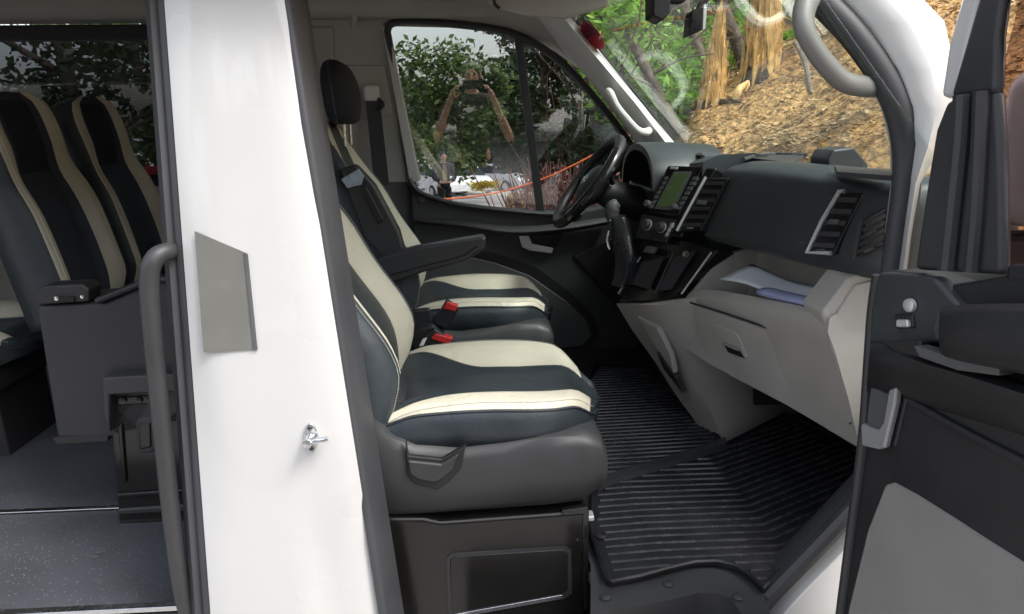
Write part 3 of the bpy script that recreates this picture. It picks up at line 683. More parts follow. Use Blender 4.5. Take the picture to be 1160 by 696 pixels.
cab_seat('cab_seat', 'navy and cream leather seat with headrest and folding armrest facing the steering wheel', 2.565, -.02, True)

def rear_seat(label, cx, cy, hw=.215, full=True):
    s = thing('coach_seat', label, 'seat', (cx, cy, .6), 'rear passenger seats')
    seat_cushion(s, cy, hw+.005, cx-.02, cx+.44, 1.03, .91, M['navy'], M['rbeige'])
    seat_back(s, cy, hw, (cx-.0, 1.02), (cx-.155, 1.725), M['navy'], M['rbeige'], 'coach')
    mb = MB(); mb.box((cx+.18, cy, .86), (.42, hw*1.8, .08), M['black']); mb.build('seat_pan', s, bevel=.02)
    for dx in (0.02, .34):
        mb = MB(); mb.box((cx+dx, cy, .71), (.05, hw*1.2, .23), M['black']); mb.build('leg', s, bevel=.008)
    return s
rear_seat('tall navy seat with cream side bands, nearest of the two upright rear backrests', -1.31, 2.31, .212)
rear_seat('tall navy seat with cream side bands against the rear side window', -1.31, 2.765, .205)
rear_seat('rear seat showing only its rounded cream and navy cushion end', -1.88, 2.2)

# folded jump seat box and pedestal
js = thing('jump_seat', 'folded scratched black jump seat on a steel pedestal behind the grab rail', 'seat', (-.95, 1.7, .6))
YJ = 1.66
b = MB(); b.prism(Ys([(40, 346), (118, 342), (150, 328), (172, 318), (260, 314), (260, 470), (124, 497), (64, 498)], YJ), (0, .16, 0), M['scuff'] if 'scuff' in M else M['char']); jb = b.build('seat_shell', js, bevel=.012, seg=3)
b = MB(); b.prism(Ys([(38, 333), (48, 324), (92, 322), (101, 328), (100, 342), (42, 346)], YJ-.012), (0, .06, 0), M['black']); al = b.build('hinge_block', js, bevel=.006, seg=3)
b = MB(); b.box(Y(74, 339, YJ-.013), (.045, .01, .012), M['gloss']); b.lathe(Y(65, 338, YJ-.014), (0, -1, 0), [(.006, 0), (.005, .005), (0, .006)], M['chrome']); b.lathe(Y(94, 336, YJ-.014), (0, -1, 0), [(.005, 0), (.004, .005), (0, .006)], M['chrome']); b.build('hinge_bolt', al)
b = MB(); b.tube(Ys([(112, 340), (150, 325), (172, 317), (215, 314)], YJ), .009, M['black'], flat=(2, 1)); b.build('edge_trim', js)
b = MB(); b.prism(Ys([(115, 428), (196, 424), (204, 426), (206, 444), (124, 448), (124, 492), (117, 470)], YJ-.03), (0, .06, 0), M['char']); b.build('slide_cover', js, bevel=.006)
b = MB(); b.prism(Ys([(122, 446), (222, 442), (230, 604), (136, 609), (126, 500)], YJ+.0), (0, .05, 0), M['boxmetal']); pj = b.build('pedestal_plate', js, bevel=.008)
def rr(l, out, m, nm, bv=.006): q = MB(); q.slab(Ys(l, YJ), .012, m, out=out); return q.build(nm, pj, bevel=bv, seg=3)
rr([(154, 477), (158, 473), (172, 472), (176, 477), (177, 508), (172, 513), (160, 514), (155, 508)], .004, M['rubber'], 'pressed_ring')
rr([(157, 480), (172, 477), (173, 506), (160, 509)], .008, M['boxmetal'], 'pressed_pad')
rr([(134, 480), (140, 478), (145, 545), (140, 548)], .008, M['boxmetal'], 'pressed_rib')
rr([(134, 558), (222, 552), (222, 558), (134, 564)], .008, M['boxmetal'], 'pressed_rib')
rr([(134, 576), (222, 570), (222, 578), (134, 583)], .006, M['rubber'], 'pressed_slot')
rr([(128, 450), (190, 446), (190, 456), (130, 460)], .004, M['gloss'], 'bolt_strip')
for a in (140, 158, 170): 
    q = MB(); q.lathe(Y(a, 453, YJ-.004), (0, -1, 0), [(.009, 0), (.008, .006), (0, .007)], M['boxmetal']); q.build('bolt', pj)
b = MB(); b.prism(Ys([(126, 606), (134, 594), (232, 590), (232, 606)], YJ-.02), (0, .2, 0), M['black']); b.build('foot', js, bevel=.004)
b = MB(); b.prism(Ys([(60, 496), (122, 492), (122, 500), (64, 503)], YJ), (0, .1, 0), M['black']); b.build('shell_lip', js)

# ================================================================== DASHBOARD
da = thing('dashboard', 'dark slate and taupe dashboard with vents and radio under the windscreen', 'dashboard', (.8, 2.1, .6))
cols = [  # y, edge(px,py), shoulder, mid, low
    (2.10, (808, 191), (806, 199), (796, 226), (772, 266)),
    (1.98, (830, 191), (826, 200), (815, 230), (800, 273)),
    (1.84, (862, 193), (857, 204), (845, 236), (835, 282)),
    (1.68, (902, 199), (898, 210), (886, 246), (876, 293)),
    (1.54, (952, 207), (950, 217), (938, 257), (928, 305)),
    (1.45, (986, 212), (984, 222), (970, 262), (958, 313)),
    (1.40, (1006, 216), (1005, 224), (996, 262), (984, 314)),
    (1.36, (1030, 222), (1030, 230), (1026, 262), (1018, 312))]
rings = []
for y, e, s1, m_, l_ in cols:
    E, S, Mi, Lo = Y(*e, y), Y(*s1, y), Y(*m_, y), Y(*l_, y)
    cr_ = V((E.x+.05, y, E.z+.020)); cr2 = V((E.x+.14, y, E.z+.026)); bk = V((1.18, y, 1.435)); 
    Un = V((Lo.x+.06, y, Lo.z-.012)); U2 = V((Lo.x+.2, y, Lo.z-.01)); bl = V((1.18, y, 1.22))
    rings.append([bk, cr2, cr_, E, S, Mi, Lo, Un, U2, bl])
b = MB(); b.loft(rings, M['dash']); pad = b.build('dash_pad', da, sharp=0, subsurf=2)
# defrost slots and raised lids on the top
def topz(px, py, z): return Z(px, py, z)
b = MB(); b.slab([Z(845, 180, 1.497), Z(880, 176, 1.50), Z(912, 177, 1.50), Z(898, 186, 1.497)], .01, M['rubber'], out=.004); b.build('defrost_slot', pad)
b = MB(); b.tube([Z(842, 181, 1.502), Z(868, 175, 1.504), Z(914, 176, 1.504)], .006, M['dash']); b.build('slot_lip', pad)
b = MB(); b.slab([Z(945, 190, 1.502), Z(1012, 196, 1.502), Z(1012, 203, 1.502), Z(948, 198, 1.502)], .01, M['rubber'], out=.006); b.build('defrost_slot', pad)
b = MB(); b.prism([Y(938, 180, 1.75), Y(944, 170, 1.75), Y(968, 167, 1.75), Y(984, 186, 1.75), Y(984, 196, 1.75), Y(938, 192, 1.75)], (0, .1, 0), M['dash']); b.build('sensor_cover', pad, bevel=.006)
# left half of the pad, behind the wheel
rl = []
for y, x, z in ((2.98, .80, 1.46), (2.8, .76, 1.47), (2.5, .74, 1.47), (2.28, .73, 1.475), (2.12, .712, 1.49)):
    rl.append([V((1.18, y, 1.435)), V((x+.16, y, z+.025)), V((x+.05, y, z+.02)), V((x, y, z)), V((x-.0, y, z-.05)), V((x+.02, y, z-.2)), V((x+.05, y, z-.30)), V((1.18, y, z-.3))])
b = MB(); b.loft(rl, M['dash']); b.build('dash_pad', da, sharp=50)
b = MB(); b.prism([V((.80, 2.32, .80)), V((.78, 2.32, 1.25)), V((1.1, 2.32, 1.25)), V((1.1, 2.32, .8))], (0, .66, 0), M['black']); b.build('knee_panel', da, bevel=.02)
# instrument hood: arch
rings = []
for x, sc in ((.60, 1.0), (.63, 1.03), (.72, 1.02), (.86, .96)):
    ring = []
    for k in range(17):
        a = math.pi*k/16; ring.append(V((x+.06*math.sin(a)*0-.0, 2.53-.245*math.cos(a)*sc, 1.385+.150*math.sin(a)**.7*sc)))
    for k in range(16, -1, -1):
        a = math.pi*k/16; ring.append(V((x, 2.53-.225*math.cos(a)*sc, 1.38+.132*math.sin(a)**.7*sc)))
    rings.append(ring)
b = MB(); b.loft(rings, M['dash']); hood = b.build('instrument_hood', da, sharp=50)
b = MB(); b.box((.80, 2.53, 1.41), (.02, .44, .2), M['gloss'], Matrix.Rotation(R(-18), 3, 'Y')); cl_ = b.build('instrument_panel', da, bevel=.006)
b = MB(); b.box((.80, 2.53, 1.345), (.34, .47, .07), M['dash']); b.box((.88, 2.53, 1.40), (.04, .42, .16), M['black']); b.build('hood_base', da, bevel=.01)
for y in (2.42, 2.64):
    b = MB(); b.lathe(V((.783, y, 1.42)), (-.95, 0, .3), [(.06, 0), (.06, .008), (.054, .008), (.052, .002), (0, .002)], M['midgrey'], seg=24); b.build('dial', cl_)

# centre stack
def quad(a, b_, c, d, u, v):
    return a.lerp(b_, u).lerp(d.lerp(c, u), v)
TL, TR, BR, BL = Y(757, 188, 2.27), Y(812, 191, 2.09), Y(772, 270, 2.09), Y(722, 262, 2.27)
b = MB(); b.slab([TL, TR, BR, BL], .06, M['gloss'], out=.004); cs = b.build('centre_stack', da, bevel=.006)
def cq(l, out, m, nm, th=.02, par=None, bv=.0015):
    q = MB(); q.slab([quad(TL, TR, BR, BL, u, v) for u, v in l], th, m, out=out); return q.build(nm, par or cs, bevel=bv)
def ppx(px, py):  # a pixel onto the stack plane
    n = (TR-TL).cross(BL-TL).normalized(); return PL(px, py, TL, n)
def cp(l, out, m, nm, th=.02, par=None, bv=.0015):
    q = MB(); q.slab([ppx(*p) for p in l], th, m, out=out); return q.build(nm, par or cs, bevel=bv)
rad = cp([(760, 189), (799, 190), (771, 246), (735, 241)], .012, M['gloss'], 'radio', bv=.004)
cp([(768, 198), (784, 198), (764, 237), (747, 235)], .0150, M['lcd'], 'screen', par=rad)
cp([(766, 196), (787, 196), (766, 240), (744, 238)], .0138, M['midgrey'], 'screen_surround', par=rad)
cp([(763, 190.5), (771, 191), (770, 194), (761.5, 193)], .0145, M['silver'], 'disc_slot_badge', par=rad)
for k in range(7):
    t = (k+.5)/7
    cp([(lerp(790, 769, t), lerp(199, 238, t)), (lerp(795, 774, t), lerp(199, 238, t)), (lerp(793, 772, t), lerp(203, 242, t)), (lerp(788, 767, t), lerp(203, 242, t))], .0145, M['midgrey'], 'radio_key', par=rad, bv=.001)
    cp([(lerp(758, 739, t), lerp(199, 236, t)), (lerp(762, 743, t), lerp(199, 236, t)), (lerp(760, 741, t), lerp(203, 240, t)), (lerp(756, 737, t), lerp(203, 240, t))], .0145, M['midgrey'], 'radio_key', par=rad, bv=.001)
sn = (TR-TL).cross(BL-TL).normalized(); sn = sn if sn.dot(CAM-TL) > 0 else -sn
for a, c in ((738, 233), (768, 237)):
    q = MB(); q.lathe(ppx(a, c)+sn*.012, sn, [(.012, 0), (.011, .016), (.008, .018), (0, .018)], M['dsilver']); q.build('knob', rad)
ac = cp([(729, 244), (768, 250), (756, 276), (722, 270)], .010, M['black'], 'heater_panel', bv=.003)
for a, c in ((736, 256), (752, 259)):
    q = MB(); q.lathe(ppx(a, c)+sn*.010, sn, [(.017, 0), (.016, .014), (.012, .017), (0, .017)], M['char'], seg=20); q.build('heater_dial', ac)
    q = MB(); q.lathe(ppx(a, c)+sn*.010, sn, [(.019, 0), (.019, .003), (.017, .003), (.017, 0)], M['silver'], seg=20); q.build('dial_ring', ac)
for k in range(3):
    t = k/3
    cp([(lerp(763, 755, t), lerp(254, 270, t)), (lerp(766, 758, t), lerp(254, 270, t)), (lerp(764, 756, t), lerp(259, 274, t)), (lerp(761, 753, t), lerp(259, 274, t))], .013, M['silver'], 'heater_key', par=ac, bv=.0008)

def vent(name, c4, par, frame, nsl, silver_left=True):
    tl, tr, br, bl = c4; n = (tr-tl).cross(bl-tl).normalized(); n = n if n.dot(CAM-tl) > 0 else -n; lift = n*(.010 if name == 'air_vent' else .013); tl, tr, br, bl = tl+lift, tr+lift, br+lift, bl+lift
    q = MB(); q.slab([tl, tr, br, bl], .05, M['gloss'], out=.003); v = q.build(name, par, bevel=.003)
    n = (tr-tl).cross(bl-tl).normalized(); n = n if n.dot(CAM-tl) > 0 else -n
    for k in range(nsl):
        t = (k+.6)/(nsl+.4)
        a, c = tl.lerp(bl, t), tr.lerp(br, t); h = (bl-tl)/nsl*.36
        a2, c2 = a.lerp(c, .06), a.lerp(c, .94)
        q = MB(); q.prism([a2+n*.0065-h*.25, c2+n*.0065-h*.25, c2+n*.0035+h*.75, a2+n*.0035+h*.75], n*.0035, M['char']); q.build('slat', v)
    mid = tl.lerp(br, .5)
    q = MB(); hx = (tr-tl)*.22; hz = (bl-tl)*.04; q.prism([mid-hx-hz+n*.009, mid+hx-hz+n*.009, mid+hx+hz+n*.009, mid-hx+hz+n*.009], n*.008, M['midgrey']); q.build('vent_tab', v, bevel=.003)
    if frame:
        q = MB()
        q.tube([tr.lerp(tl, .8)+n*.007, tl+n*.008, tl.lerp(bl, .5)-(tr-tl)*.05+n*.010, bl+n*.008, bl.lerp(br, .95)+n*.007], .0055, M['silver'], seg=8, smooth=0); q.build('vent_frame', v)
    else:
        q = MB(); q.tube([tl+n*.008-(tr-tl)*.06, bl+n*.008-(tr-tl)*.06], .005, M['silver' if name == 'air_vent' else 'char'], seg=8, smooth=0); q.build('vent_frame', v)
    # thumb wheel under the slats
    q = MB(); c_ = tl.lerp(tr, .5).lerp(bl.lerp(br, .5), .95); q.box(c_+n*.005, (.024, .012, .006), M['midgrey'], (br-bl).to_track_quat('X', 'Z').to_matrix()); q.build('thumb_wheel', v, bevel=.003)
    return v
vent('air_vent', (Y(806, 203, 2.06), Y(829, 204, 1.97), Y(797, 263, 2.0), Y(773, 264, 2.07)), pad, False, 6)
vent('air_vent', (Y(958, 219, 1.53), Y(984, 220, 1.465), Y(949, 289, 1.49), Y(921, 288, 1.555)), pad, True, 5)
vent('side_vent', (Y(984, 246, 1.415), Y(1010, 232, 1.375), Y(1006, 276, 1.38), Y(974, 290, 1.43)), pad, False, 5)
# little marker on the fascia
b = MB(); b.tube([Y(905, 277, 1.575), Y(908, 274, 1.57), Y(912, 277, 1.565)], .0012, M['midgrey'], seg=5); b.build('airbag_mark', pad)
# console below: switches, cubby with chrome edges
cub = [(728, 268, 2.24), (772, 272, 2.10), (800, 280, 2.04), (812, 282, 2.0), (790, 306, 2.02), (757, 339, 2.08), (745, 340, 2.1), (698, 342, 2.3), (716, 300, 2.28)]
b = MB(); b.slab(Y3(cub), .14, M['gloss'], out=-.01); cu = b.build('console_panel', da, bevel=.006)
b = MB(); b.slab(Y3([(728, 297, 2.2), (752, 292, 2.15), (736, 328, 2.17), (716, 322, 2.23)]), .01, M['rubber'], out=.002); b.build('console_cubby', cu)
b = MB(); b.slab(Y3([(764, 292, 2.11), (788, 284, 2.06), (760, 328, 2.08), (744, 330, 2.12)]), .01, M['rubber'], out=.002); b.build('console_cubby', cu)
b = MB(); b.tube(Y3([(726, 291, 2.235), (701, 333, 2.285)]), .005, M['chrome'], smooth=0); b.build('chrome_strip', cu)
b = MB(); b.tube(Y3([(762, 288, 2.10), (742, 332, 2.10)]), .003, M['char'], smooth=0); b.build('divider', cu)
b = MB(); b.tube(Y3([(806, 286, 1.99), (772, 333, 2.03)]), .003, M['silver'], smooth=0); b.build('edge_strip', cu)
b = MB(); b.lathe(Y(777, 288, 2.04), (-.5, -.8, .2), [(.010, 0), (.010, .006), (.008, .007), (0, .003)], M['dsilver']); b.build('power_socket', cu)
b = MB(); b.slab(Y3([(733, 279, 2.19), (742, 280, 2.16), (738, 287, 2.16), (729, 286, 2.2)]), .02, M['midgrey'], out=.004); b.build('toggle_switch', cu, bevel=.002)

# taupe lower half
low = MB(); rings = []
for y, lip, fb in ((2.06, (782, 331), (772, 392)), (1.92, (812, 333), (806, 414)), (1.76, (853, 341), (862, 442)), (1.60, (895, 350), (917, 474)), (1.49, (926, 357), (960, 500)), (1.44, (940, 361), (974, 508))):
    L_ = Y(*lip, y); B_ = Y(*fb, y)
    rings.append([V((L_.x+.20, y, L_.z+.13)), V((L_.x+.17, y, L_.z-.035)), V((L_.x+.04, y, L_.z-.035)), V((L_.x+.028, y, L_.z+.002)), V((L_.x+.012, y, L_.z+.010)), L_, V((lerp(L_.x, B_.x, .10)-.012, y, lerp(L_.z, B_.z, .10))),
                  V((lerp(L_.x, B_.x, .24)-.006, y, lerp(L_.z, B_.z, .24))), V((lerp(L_.x, B_.x, .6)+.0, y, lerp(L_.z, B_.z, .6))), B_, V((B_.x+.05, y, B_.z+.0)), V((1.2, y, B_.z+.1)), V((1.2, y, L_.z))])
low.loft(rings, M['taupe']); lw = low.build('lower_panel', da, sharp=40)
# glove box lid
def face(px, py, u):   # u 0 near .. 1 far along lid
    return Y(px, py, lerp(1.50, 1.99, u))
la, lb2, lc2 = face(785, 345, 1.0), face(962, 496, .02), face(797, 398, .97)
ln = (lb2-la).cross(lc2-la).normalized(); ln = ln if ln.dot(CAM-la) > 0 else -ln
def lid(l, out, th=.012): return [PL(a, c, la+ln*.012, ln)+ln*out for a, c in l]
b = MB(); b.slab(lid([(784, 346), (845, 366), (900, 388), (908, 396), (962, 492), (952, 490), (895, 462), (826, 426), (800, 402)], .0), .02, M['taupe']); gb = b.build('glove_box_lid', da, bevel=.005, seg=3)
b = MB(); b.tube(lid([(782, 343), (845, 363), (901, 385), (910, 395), (936, 442), (966, 496)], .0), .0035, M['rubber'], seg=6, smooth=3); b.build('lid_gap', gb)
b = MB(); b.slab(lid([(807, 367), (833, 376), (838, 382), (847, 405), (843, 408), (822, 399), (817, 394)], .003), .01, M['taupe']); hb = b.build('latch_plate', gb, bevel=.003)
b = MB(); b.slab(lid([(820, 388), (839, 396), (845, 406), (826, 399)], .005), .006, M['black']); b.build('latch_recess', gb, bevel=.002)
b = MB(); b.tube(lid([(821, 388), (830, 392), (840, 396)], .008), .004, M['dinsert'], seg=8); b.build('latch_handle', gb)
# near end cheek of the dash
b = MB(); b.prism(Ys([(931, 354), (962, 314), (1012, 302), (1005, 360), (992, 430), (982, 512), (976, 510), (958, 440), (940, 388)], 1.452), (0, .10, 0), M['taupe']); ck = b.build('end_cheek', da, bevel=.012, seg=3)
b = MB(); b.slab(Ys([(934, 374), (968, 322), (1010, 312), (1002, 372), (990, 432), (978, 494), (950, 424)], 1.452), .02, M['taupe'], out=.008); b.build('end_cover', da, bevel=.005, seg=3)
b = MB(); b.lathe(Y(963, 480, 1.446), (0, -1, 0), [(.003, 0), (0, .004)], M['black']); b.build('cover_screw', da)
# far side wall of the open shelf
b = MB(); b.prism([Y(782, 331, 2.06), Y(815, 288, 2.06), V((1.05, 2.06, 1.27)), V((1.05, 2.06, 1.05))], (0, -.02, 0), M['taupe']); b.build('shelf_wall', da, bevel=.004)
# tunnel column
b = MB(); rings = []
for pts in ([(698, 344, 2.30), (722, 345, 2.17), (748, 346, 2.06), (790, 336, 2.0), (850, 350, 1.95)],
            [(716, 374, 2.28), (740, 374, 2.16), (768, 376, 2.04), (806, 378, 1.98), (860, 392, 1.96)],
            [(742, 410, 2.24), (762, 410, 2.14), (784, 412, 2.04), (824, 416, 1.99), (868, 424, 2.02)],
            [(766, 448, 2.18), (780, 448, 2.11), (800, 450, 2.03), (840, 446, 2.02), (876, 444, 2.1)],
            [(788, 478, 2.12), (798, 480, 2.08), (812, 482, 2.02), (852, 468, 2.07), (888, 456, 2.16)],
            [(800, 494, 2.09), (808, 499, 2.05), (820, 503, 2.0), (858, 484, 2.08), (892, 466, 2.2)]):
    p = Y3(pts); p = [p[0]+V((.45, .12, 0))]+p+[p[-1]+V((.2, .12, 0))]; rings.append(p)
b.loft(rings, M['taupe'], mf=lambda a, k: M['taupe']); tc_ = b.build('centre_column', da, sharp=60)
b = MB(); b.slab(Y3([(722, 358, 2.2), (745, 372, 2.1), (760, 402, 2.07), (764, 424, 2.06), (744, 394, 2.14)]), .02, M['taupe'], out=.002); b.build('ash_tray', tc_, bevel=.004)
b = MB(); b.slab(Y3([(744, 398, 2.15), (766, 428, 2.075), (774, 446, 2.07), (752, 418, 2.15)]), .02, M['rubber'], out=.003); b.build('side_opening', tc_, bevel=.004)
b = MB(); b.slab(Y3([(853, 436, 2.0), (876, 444, 2.0), (892, 456, 2.0), (853, 456, 2.03)]), .02, M['rubber'], out=.012); b.build('cable_opening', tc_)

# gear lever with boot, on the console
gl = thing('gear_lever', 'grey gear lever with chrome ring and black leather boot beside the radio', 'gear lever', Y(705, 325, 2.33))
b = MB(); bt = []
for c, y, w in (((700, 246), 2.33, .030), ((704, 260), 2.32, .042), ((708, 276), 2.31, .052), ((711, 292), 2.29, .058), ((711, 306), 2.28, .058), ((706, 320), 2.27, .048)):
    ctr = Y(*c, y); bt.append([ctr+V((w*.75*math.cos(q)*(1+.13*math.sin(5*q+c[1])), w*1.1*math.sin(q)*(1+.13*math.cos(4*q+c[1]*.5)), .2*w*math.cos(q))) for q in [2*math.pi*j/20 for j in range(20)]])
b.loft(bt, M['blackleather']); b.build('boot', gl)
b = MB(); b.lathe(Y(696, 250, 2.39), (.1, 0, 1), [(.026, 0), (.028, .004), (.026, .012), (.022, .014)], M['chrome']); b.build('chrome_ring', gl)
b = MB(); b.tube([Y(696, 250, 2.39), Y(693, 242, 2.39), Y(695, 234, 2.385), Y(700, 230, 2.38)], [.022, .026, .026, .016], M['midgrey'], seg=14); b.build('knob', gl)
b = MB(); b.tube([Y(690, 262, 2.34), Y(688, 272, 2.335), Y(691, 282, 2.335)], .006, M['chrome']); b.build('release_collar', gl)

# steering wheel
swl = thing('steering_wheel', 'black leather steering wheel with a glossy rim and column stalks', 'steering wheel', Y(665, 207, 2.55))
wc = Y(666, 206, 2.55); ua = V((.60, 0, .80)).normalized(); va = V((0, 1, 0)); wn = V((-.80, 0, .60))
b = MB(); RW = .187; rg = []
for k in range(49):
    a = 2*math.pi*k/48; rad_ = ua*math.cos(a)+va*math.sin(a); c = wc+rad_*RW
    rg.append([c+rad_*(.020*math.cos(q))+wn*(.020*math.sin(q)) for q in [2*math.pi*j/12 for j in range(12)]])
b.loft(rg, M['gloss'] if False else M['black'], caps=False); rim = b.build('rim', swl)
b = MB(); rg = []
for k in range(13):
    a = math.pi*1.5+R(-48+8*k); rad_ = ua*math.cos(a)+va*math.sin(a); c = wc+rad_*RW
    rg.append([c+rad_*(.0212*math.cos(q))+wn*(.0212*math.sin(q)) for q in [2*math.pi*j/12 for j in range(12)]])
b.loft(rg, M['gloss']); b.build('gloss_rim_inlay', rim)
b = MB()
hub = []
for h, r_ in ((-.05, .055), (-.03, .08), (0, .088), (.018, .082), (.03, .06), (.034, .02)):
    hub.append([wc-wn*.02+wn*h+ua*(r_*math.cos(q)*.95)+va*(r_*math.sin(q)) for q in [2*math.pi*j/24 for j in range(24)]])
b.loft(hub, M['black']); hb = b.build('hub', swl)
eb = wc+wn*.016
b = MB(); b.tube([eb+ua*.012+va*-.02, eb+ua*.002, eb+ua*.012+va*.02], .002, M['chrome'], seg=6); b.tube([eb-ua*.012+va*-.02, eb-ua*.002, eb-ua*.012+va*.02], .002, M['chrome'], seg=6); b.tube([eb+va*(.026*math.cos(q))+ua*(.018*math.sin(q)) for q in [2*math.pi*j/16 for j in range(17)]], .002, M['chrome'], seg=6, smooth=0); b.build('oval_emblem', hb)
for a in (90, 270, 180-22, 180+22):
    d_ = ua*math.cos(R(a))+va*math.sin(R(a))
    b = MB(); b.tube([wc-wn*.02+d_*.06, wc-wn*.018+d_*.12, wc+d_*.182], [.026, .020, .013], M['black'], flat=(1, .55)); b.build('spoke', swl)
b = MB(); b.loft([[wc+V((dx, 0, dz))+V((0, w*math.cos(q), w*.9*math.sin(q))) for q in [2*math.pi*j/16 for j in range(16)]] for dx, dz, w in ((.03, -.03, .05), (.08, -.05, .068), (.2, -.09, .075), (.34, -.13, .07))], M['black']); b.build('column_cover', swl)
b = MB(); b.tube([wc+V((.08, -.06, .0)), wc+V((.06, -.12, .03)), wc+V((.05, -.19, .06))], [.010, .009, .012], M['black']); b.build('stalk', swl)
b = MB(); b.tube([wc+V((.08, .06, .0)), wc+V((.06, .12, .03)), wc+V((.05, .19, .06))], [.010, .009, .012], M['black']); b.build('stalk', swl)

# papers in the dash tray
b = MB(); g = []
for i in range(11):
    u = i/10; row = []
    for j in range(7):
        v = j/6; p = Y(lerp(812, 905, u), lerp(321, 349, u)-3, lerp(1.90, 1.60, u)); p.x += v*.09+.008; p.z += .010*math.sin(u*5+v*2)+.004+v*.035
        row.append(p)
    g.append(row)
b.loft(g, M['paper'], close=False); pp = b.build('paper_sheets', None, sharp=0)
pp.modifiers.new('t', 'SOLIDIFY').thickness = .003
tag(pp, 'loose white paper sheets lying in the open dashboard tray', 'papers')
b = MB(); rg = []
for i in range(9):
    u = i/8; c = Y(lerp(856, 911, u), lerp(336, 350, u), lerp(1.735, 1.575, u))+V((.03, 0, .012))
    rg.append([c+V((.034*math.cos(q)*(1-q*.03), 0, .011*math.sin(q)*(1+q*.05))) for q in [5.4*j/18 for j in range(19)]])
b.loft(rg, M['lilac'], close=False); rl_ = b.build('rolled_paper', None, sharp=0); rl_.modifiers.new('t', 'SOLIDIFY').thickness = .0015
tag(rl_, 'lilac paper curled into a flat roll on the white sheets in the dash tray', 'paper')

# mirror and dash camera
mr = thing('rear_view_mirror', 'black interior rear view mirror hanging at the top of the windscreen', 'mirror', Y(742, -10, 2.05))
b = MB(); b.loft([[Y(736, -30, 2.1)+V((0, k*.06, 0)), Y(757, -30, 2.1)+V((0, k*.06, 0)), Y(756, 16, 2.1)+V((0, k*.06, 0)), Y(748, 26, 2.1)+V((0, k*.06, 0)), Y(736, 20, 2.1)+V((0, k*.06, 0))] for k in (-.6, -.5, .9, 1)], M['black']); b.build('housing', mr, bevel=.008)
b = MB(); b.tube([Y(752, -2, 2.08), Y(770, 0, 2.07), Y(785, -14, 2.06)], .012, M['black']); b.build('bracket', mr)
dc = thing('dash_camera', 'small black dash camera with a silver edge on the windscreen', 'camera', Y(790, 28, 1.98))
b = MB(); b.prism(Ys([(784, 12), (797, 8), (796, 34), (780, 42)], 1.97), (0, .06, 0), M['gloss']); b.build('body', dc, bevel=.003)
b = MB(); b.prism(Ys([(797, 8), (801, 9), (799, 33), (796, 34)], 1.97), (0, .06, 0), M['silver']); b.build('silver_edge', dc, bevel=.001)
b = MB(); b.tube([Y(790, 12, 2.0), Y(796, 2, 2.0), Y(806, -6, 2.0), Y(808, -30, 2.0)], .007, M['black']); b.build('mount', dc)
# oval sticker on the windscreen
def wsp(px, py):
    d = ray(px, py); t = 1.0
    lo, hi = .5, 4.0
    for _ in range(40):
        t = (lo+hi)/2; p = CAM+d*t
        if p.x > wsx(p.z, p.y) or p.y > 2.94: hi = t
        else: lo = t
    return CAM+d*(lo-.012)
b = MB(); c0 = (671, 41); ax1 = (11, 15); ax2 = (7.5, -4)
def oval(k, sc=1): a = 2*math.pi*k/28; return (c0[0]+sc*(ax1[0]*math.cos(a)+ax2[0]*math.sin(a)), c0[1]+sc*(ax1[1]*math.cos(a)+ax2[1]*math.sin(a)))
b.slab([wsp(*oval(k)) for k in range(28)], .0015, M['redlabel']); stk = b.build('windscreen_sticker')
tag(stk, 'small oval red sticker at the top corner of the windscreen', 'sticker')
b = MB(); b.slab([wsp(*oval(k, .88)) for k in range(7, 22)], .001, M['purple'], out=.0015); b.build('dark_band', stk)
b = MB(); b.slab([wsp(*p) for p in ((674, 47), (681, 39), (683, 41), (676, 49))], .001, M['cream_print'], out=.0025); b.build('printed_bar', stk)
b = MB(); b.slab([wsp(*p) for p in ((667, 43), (674, 35), (675, 37), (668, 45))], .001, M['cream_print'], out=.0025); b.build('printed_bar', stk)
# red notice on the rear glass
b = MB(); b.slab(Ys([(155, 189), (182, 188), (184, 202), (156, 203)], 3.10), .002, M['redlabel'], out=.002); rn = b.build('window_notice')
tag(rn, 'red notice with a yellow emblem stuck low on the rear side window', 'sticker')
b = MB(); b.lathe(Y(163, 195, 3.096), (0, -1, 0), [(.012, 0), (.012, .0015), (0, .0015)], M['yellow'], seg=12); b.build('yellow_emblem', rn)
b = MB(); b.slab(Ys([(161, 200.5), (178, 200), (178, 202), (161, 202)], 3.096), .001, M['whitep']); b.build('white_line', rn)

# ================================================================== FLOOR MATS
def ribmat(name, label, outline, z, ribs, group='cab floor mats'):
    mb = MB(); pts = [Z(a, c, z) for a, c in outline]
    mb.prism(pts, (0, 0, -.008), M['mat'])
    for r_ in ribs:
        q = [Z(a, c, z)+V((0, 0, .002)) for a, c in r_]
        mb.tube(q, .0042, M['mat'], seg=6, smooth=0, flat=(1.0, 1.0))
    mb.tube([p+V((0, 0, .003)) for p in pts]+[pts[0]+V((0, 0, .003))], .006, M['mat'], seg=6, smooth=0)
    o = mb.build(name, None, sharp=45); tag(o, label, 'floor mat', group); return o
def ribset():
    out_ = []
    for k in range(19):
        y0 = lerp(1.395, 1.80, k/18)
        # left end, bend, right end in world metres
        bx_ = lerp(.635, .47, k/18); lx = .29+.0*k
        a = V((lx, y0-.03*(1-k/18)*(-1 if False else 1), 0)); m2 = V((.40, y0, 0)); c = V((bx_, y0-.005, 0)); 
        e = c+V((.53, .40, 0)); 
        out_.append((a, m2, c, e))
    return out_
ZM = .606
mb = MB(); outl = [(668, 598), (680, 636), (687, 656), (693, 660), (725, 654), (757, 645), (787, 638), (812, 637), (834, 642), (851, 653), (864, 668), (884, 648), (965, 576), (1010, 540), (985, 512), (890, 469), (822, 504), (800, 514), (746, 530), (690, 547), (672, 556)]
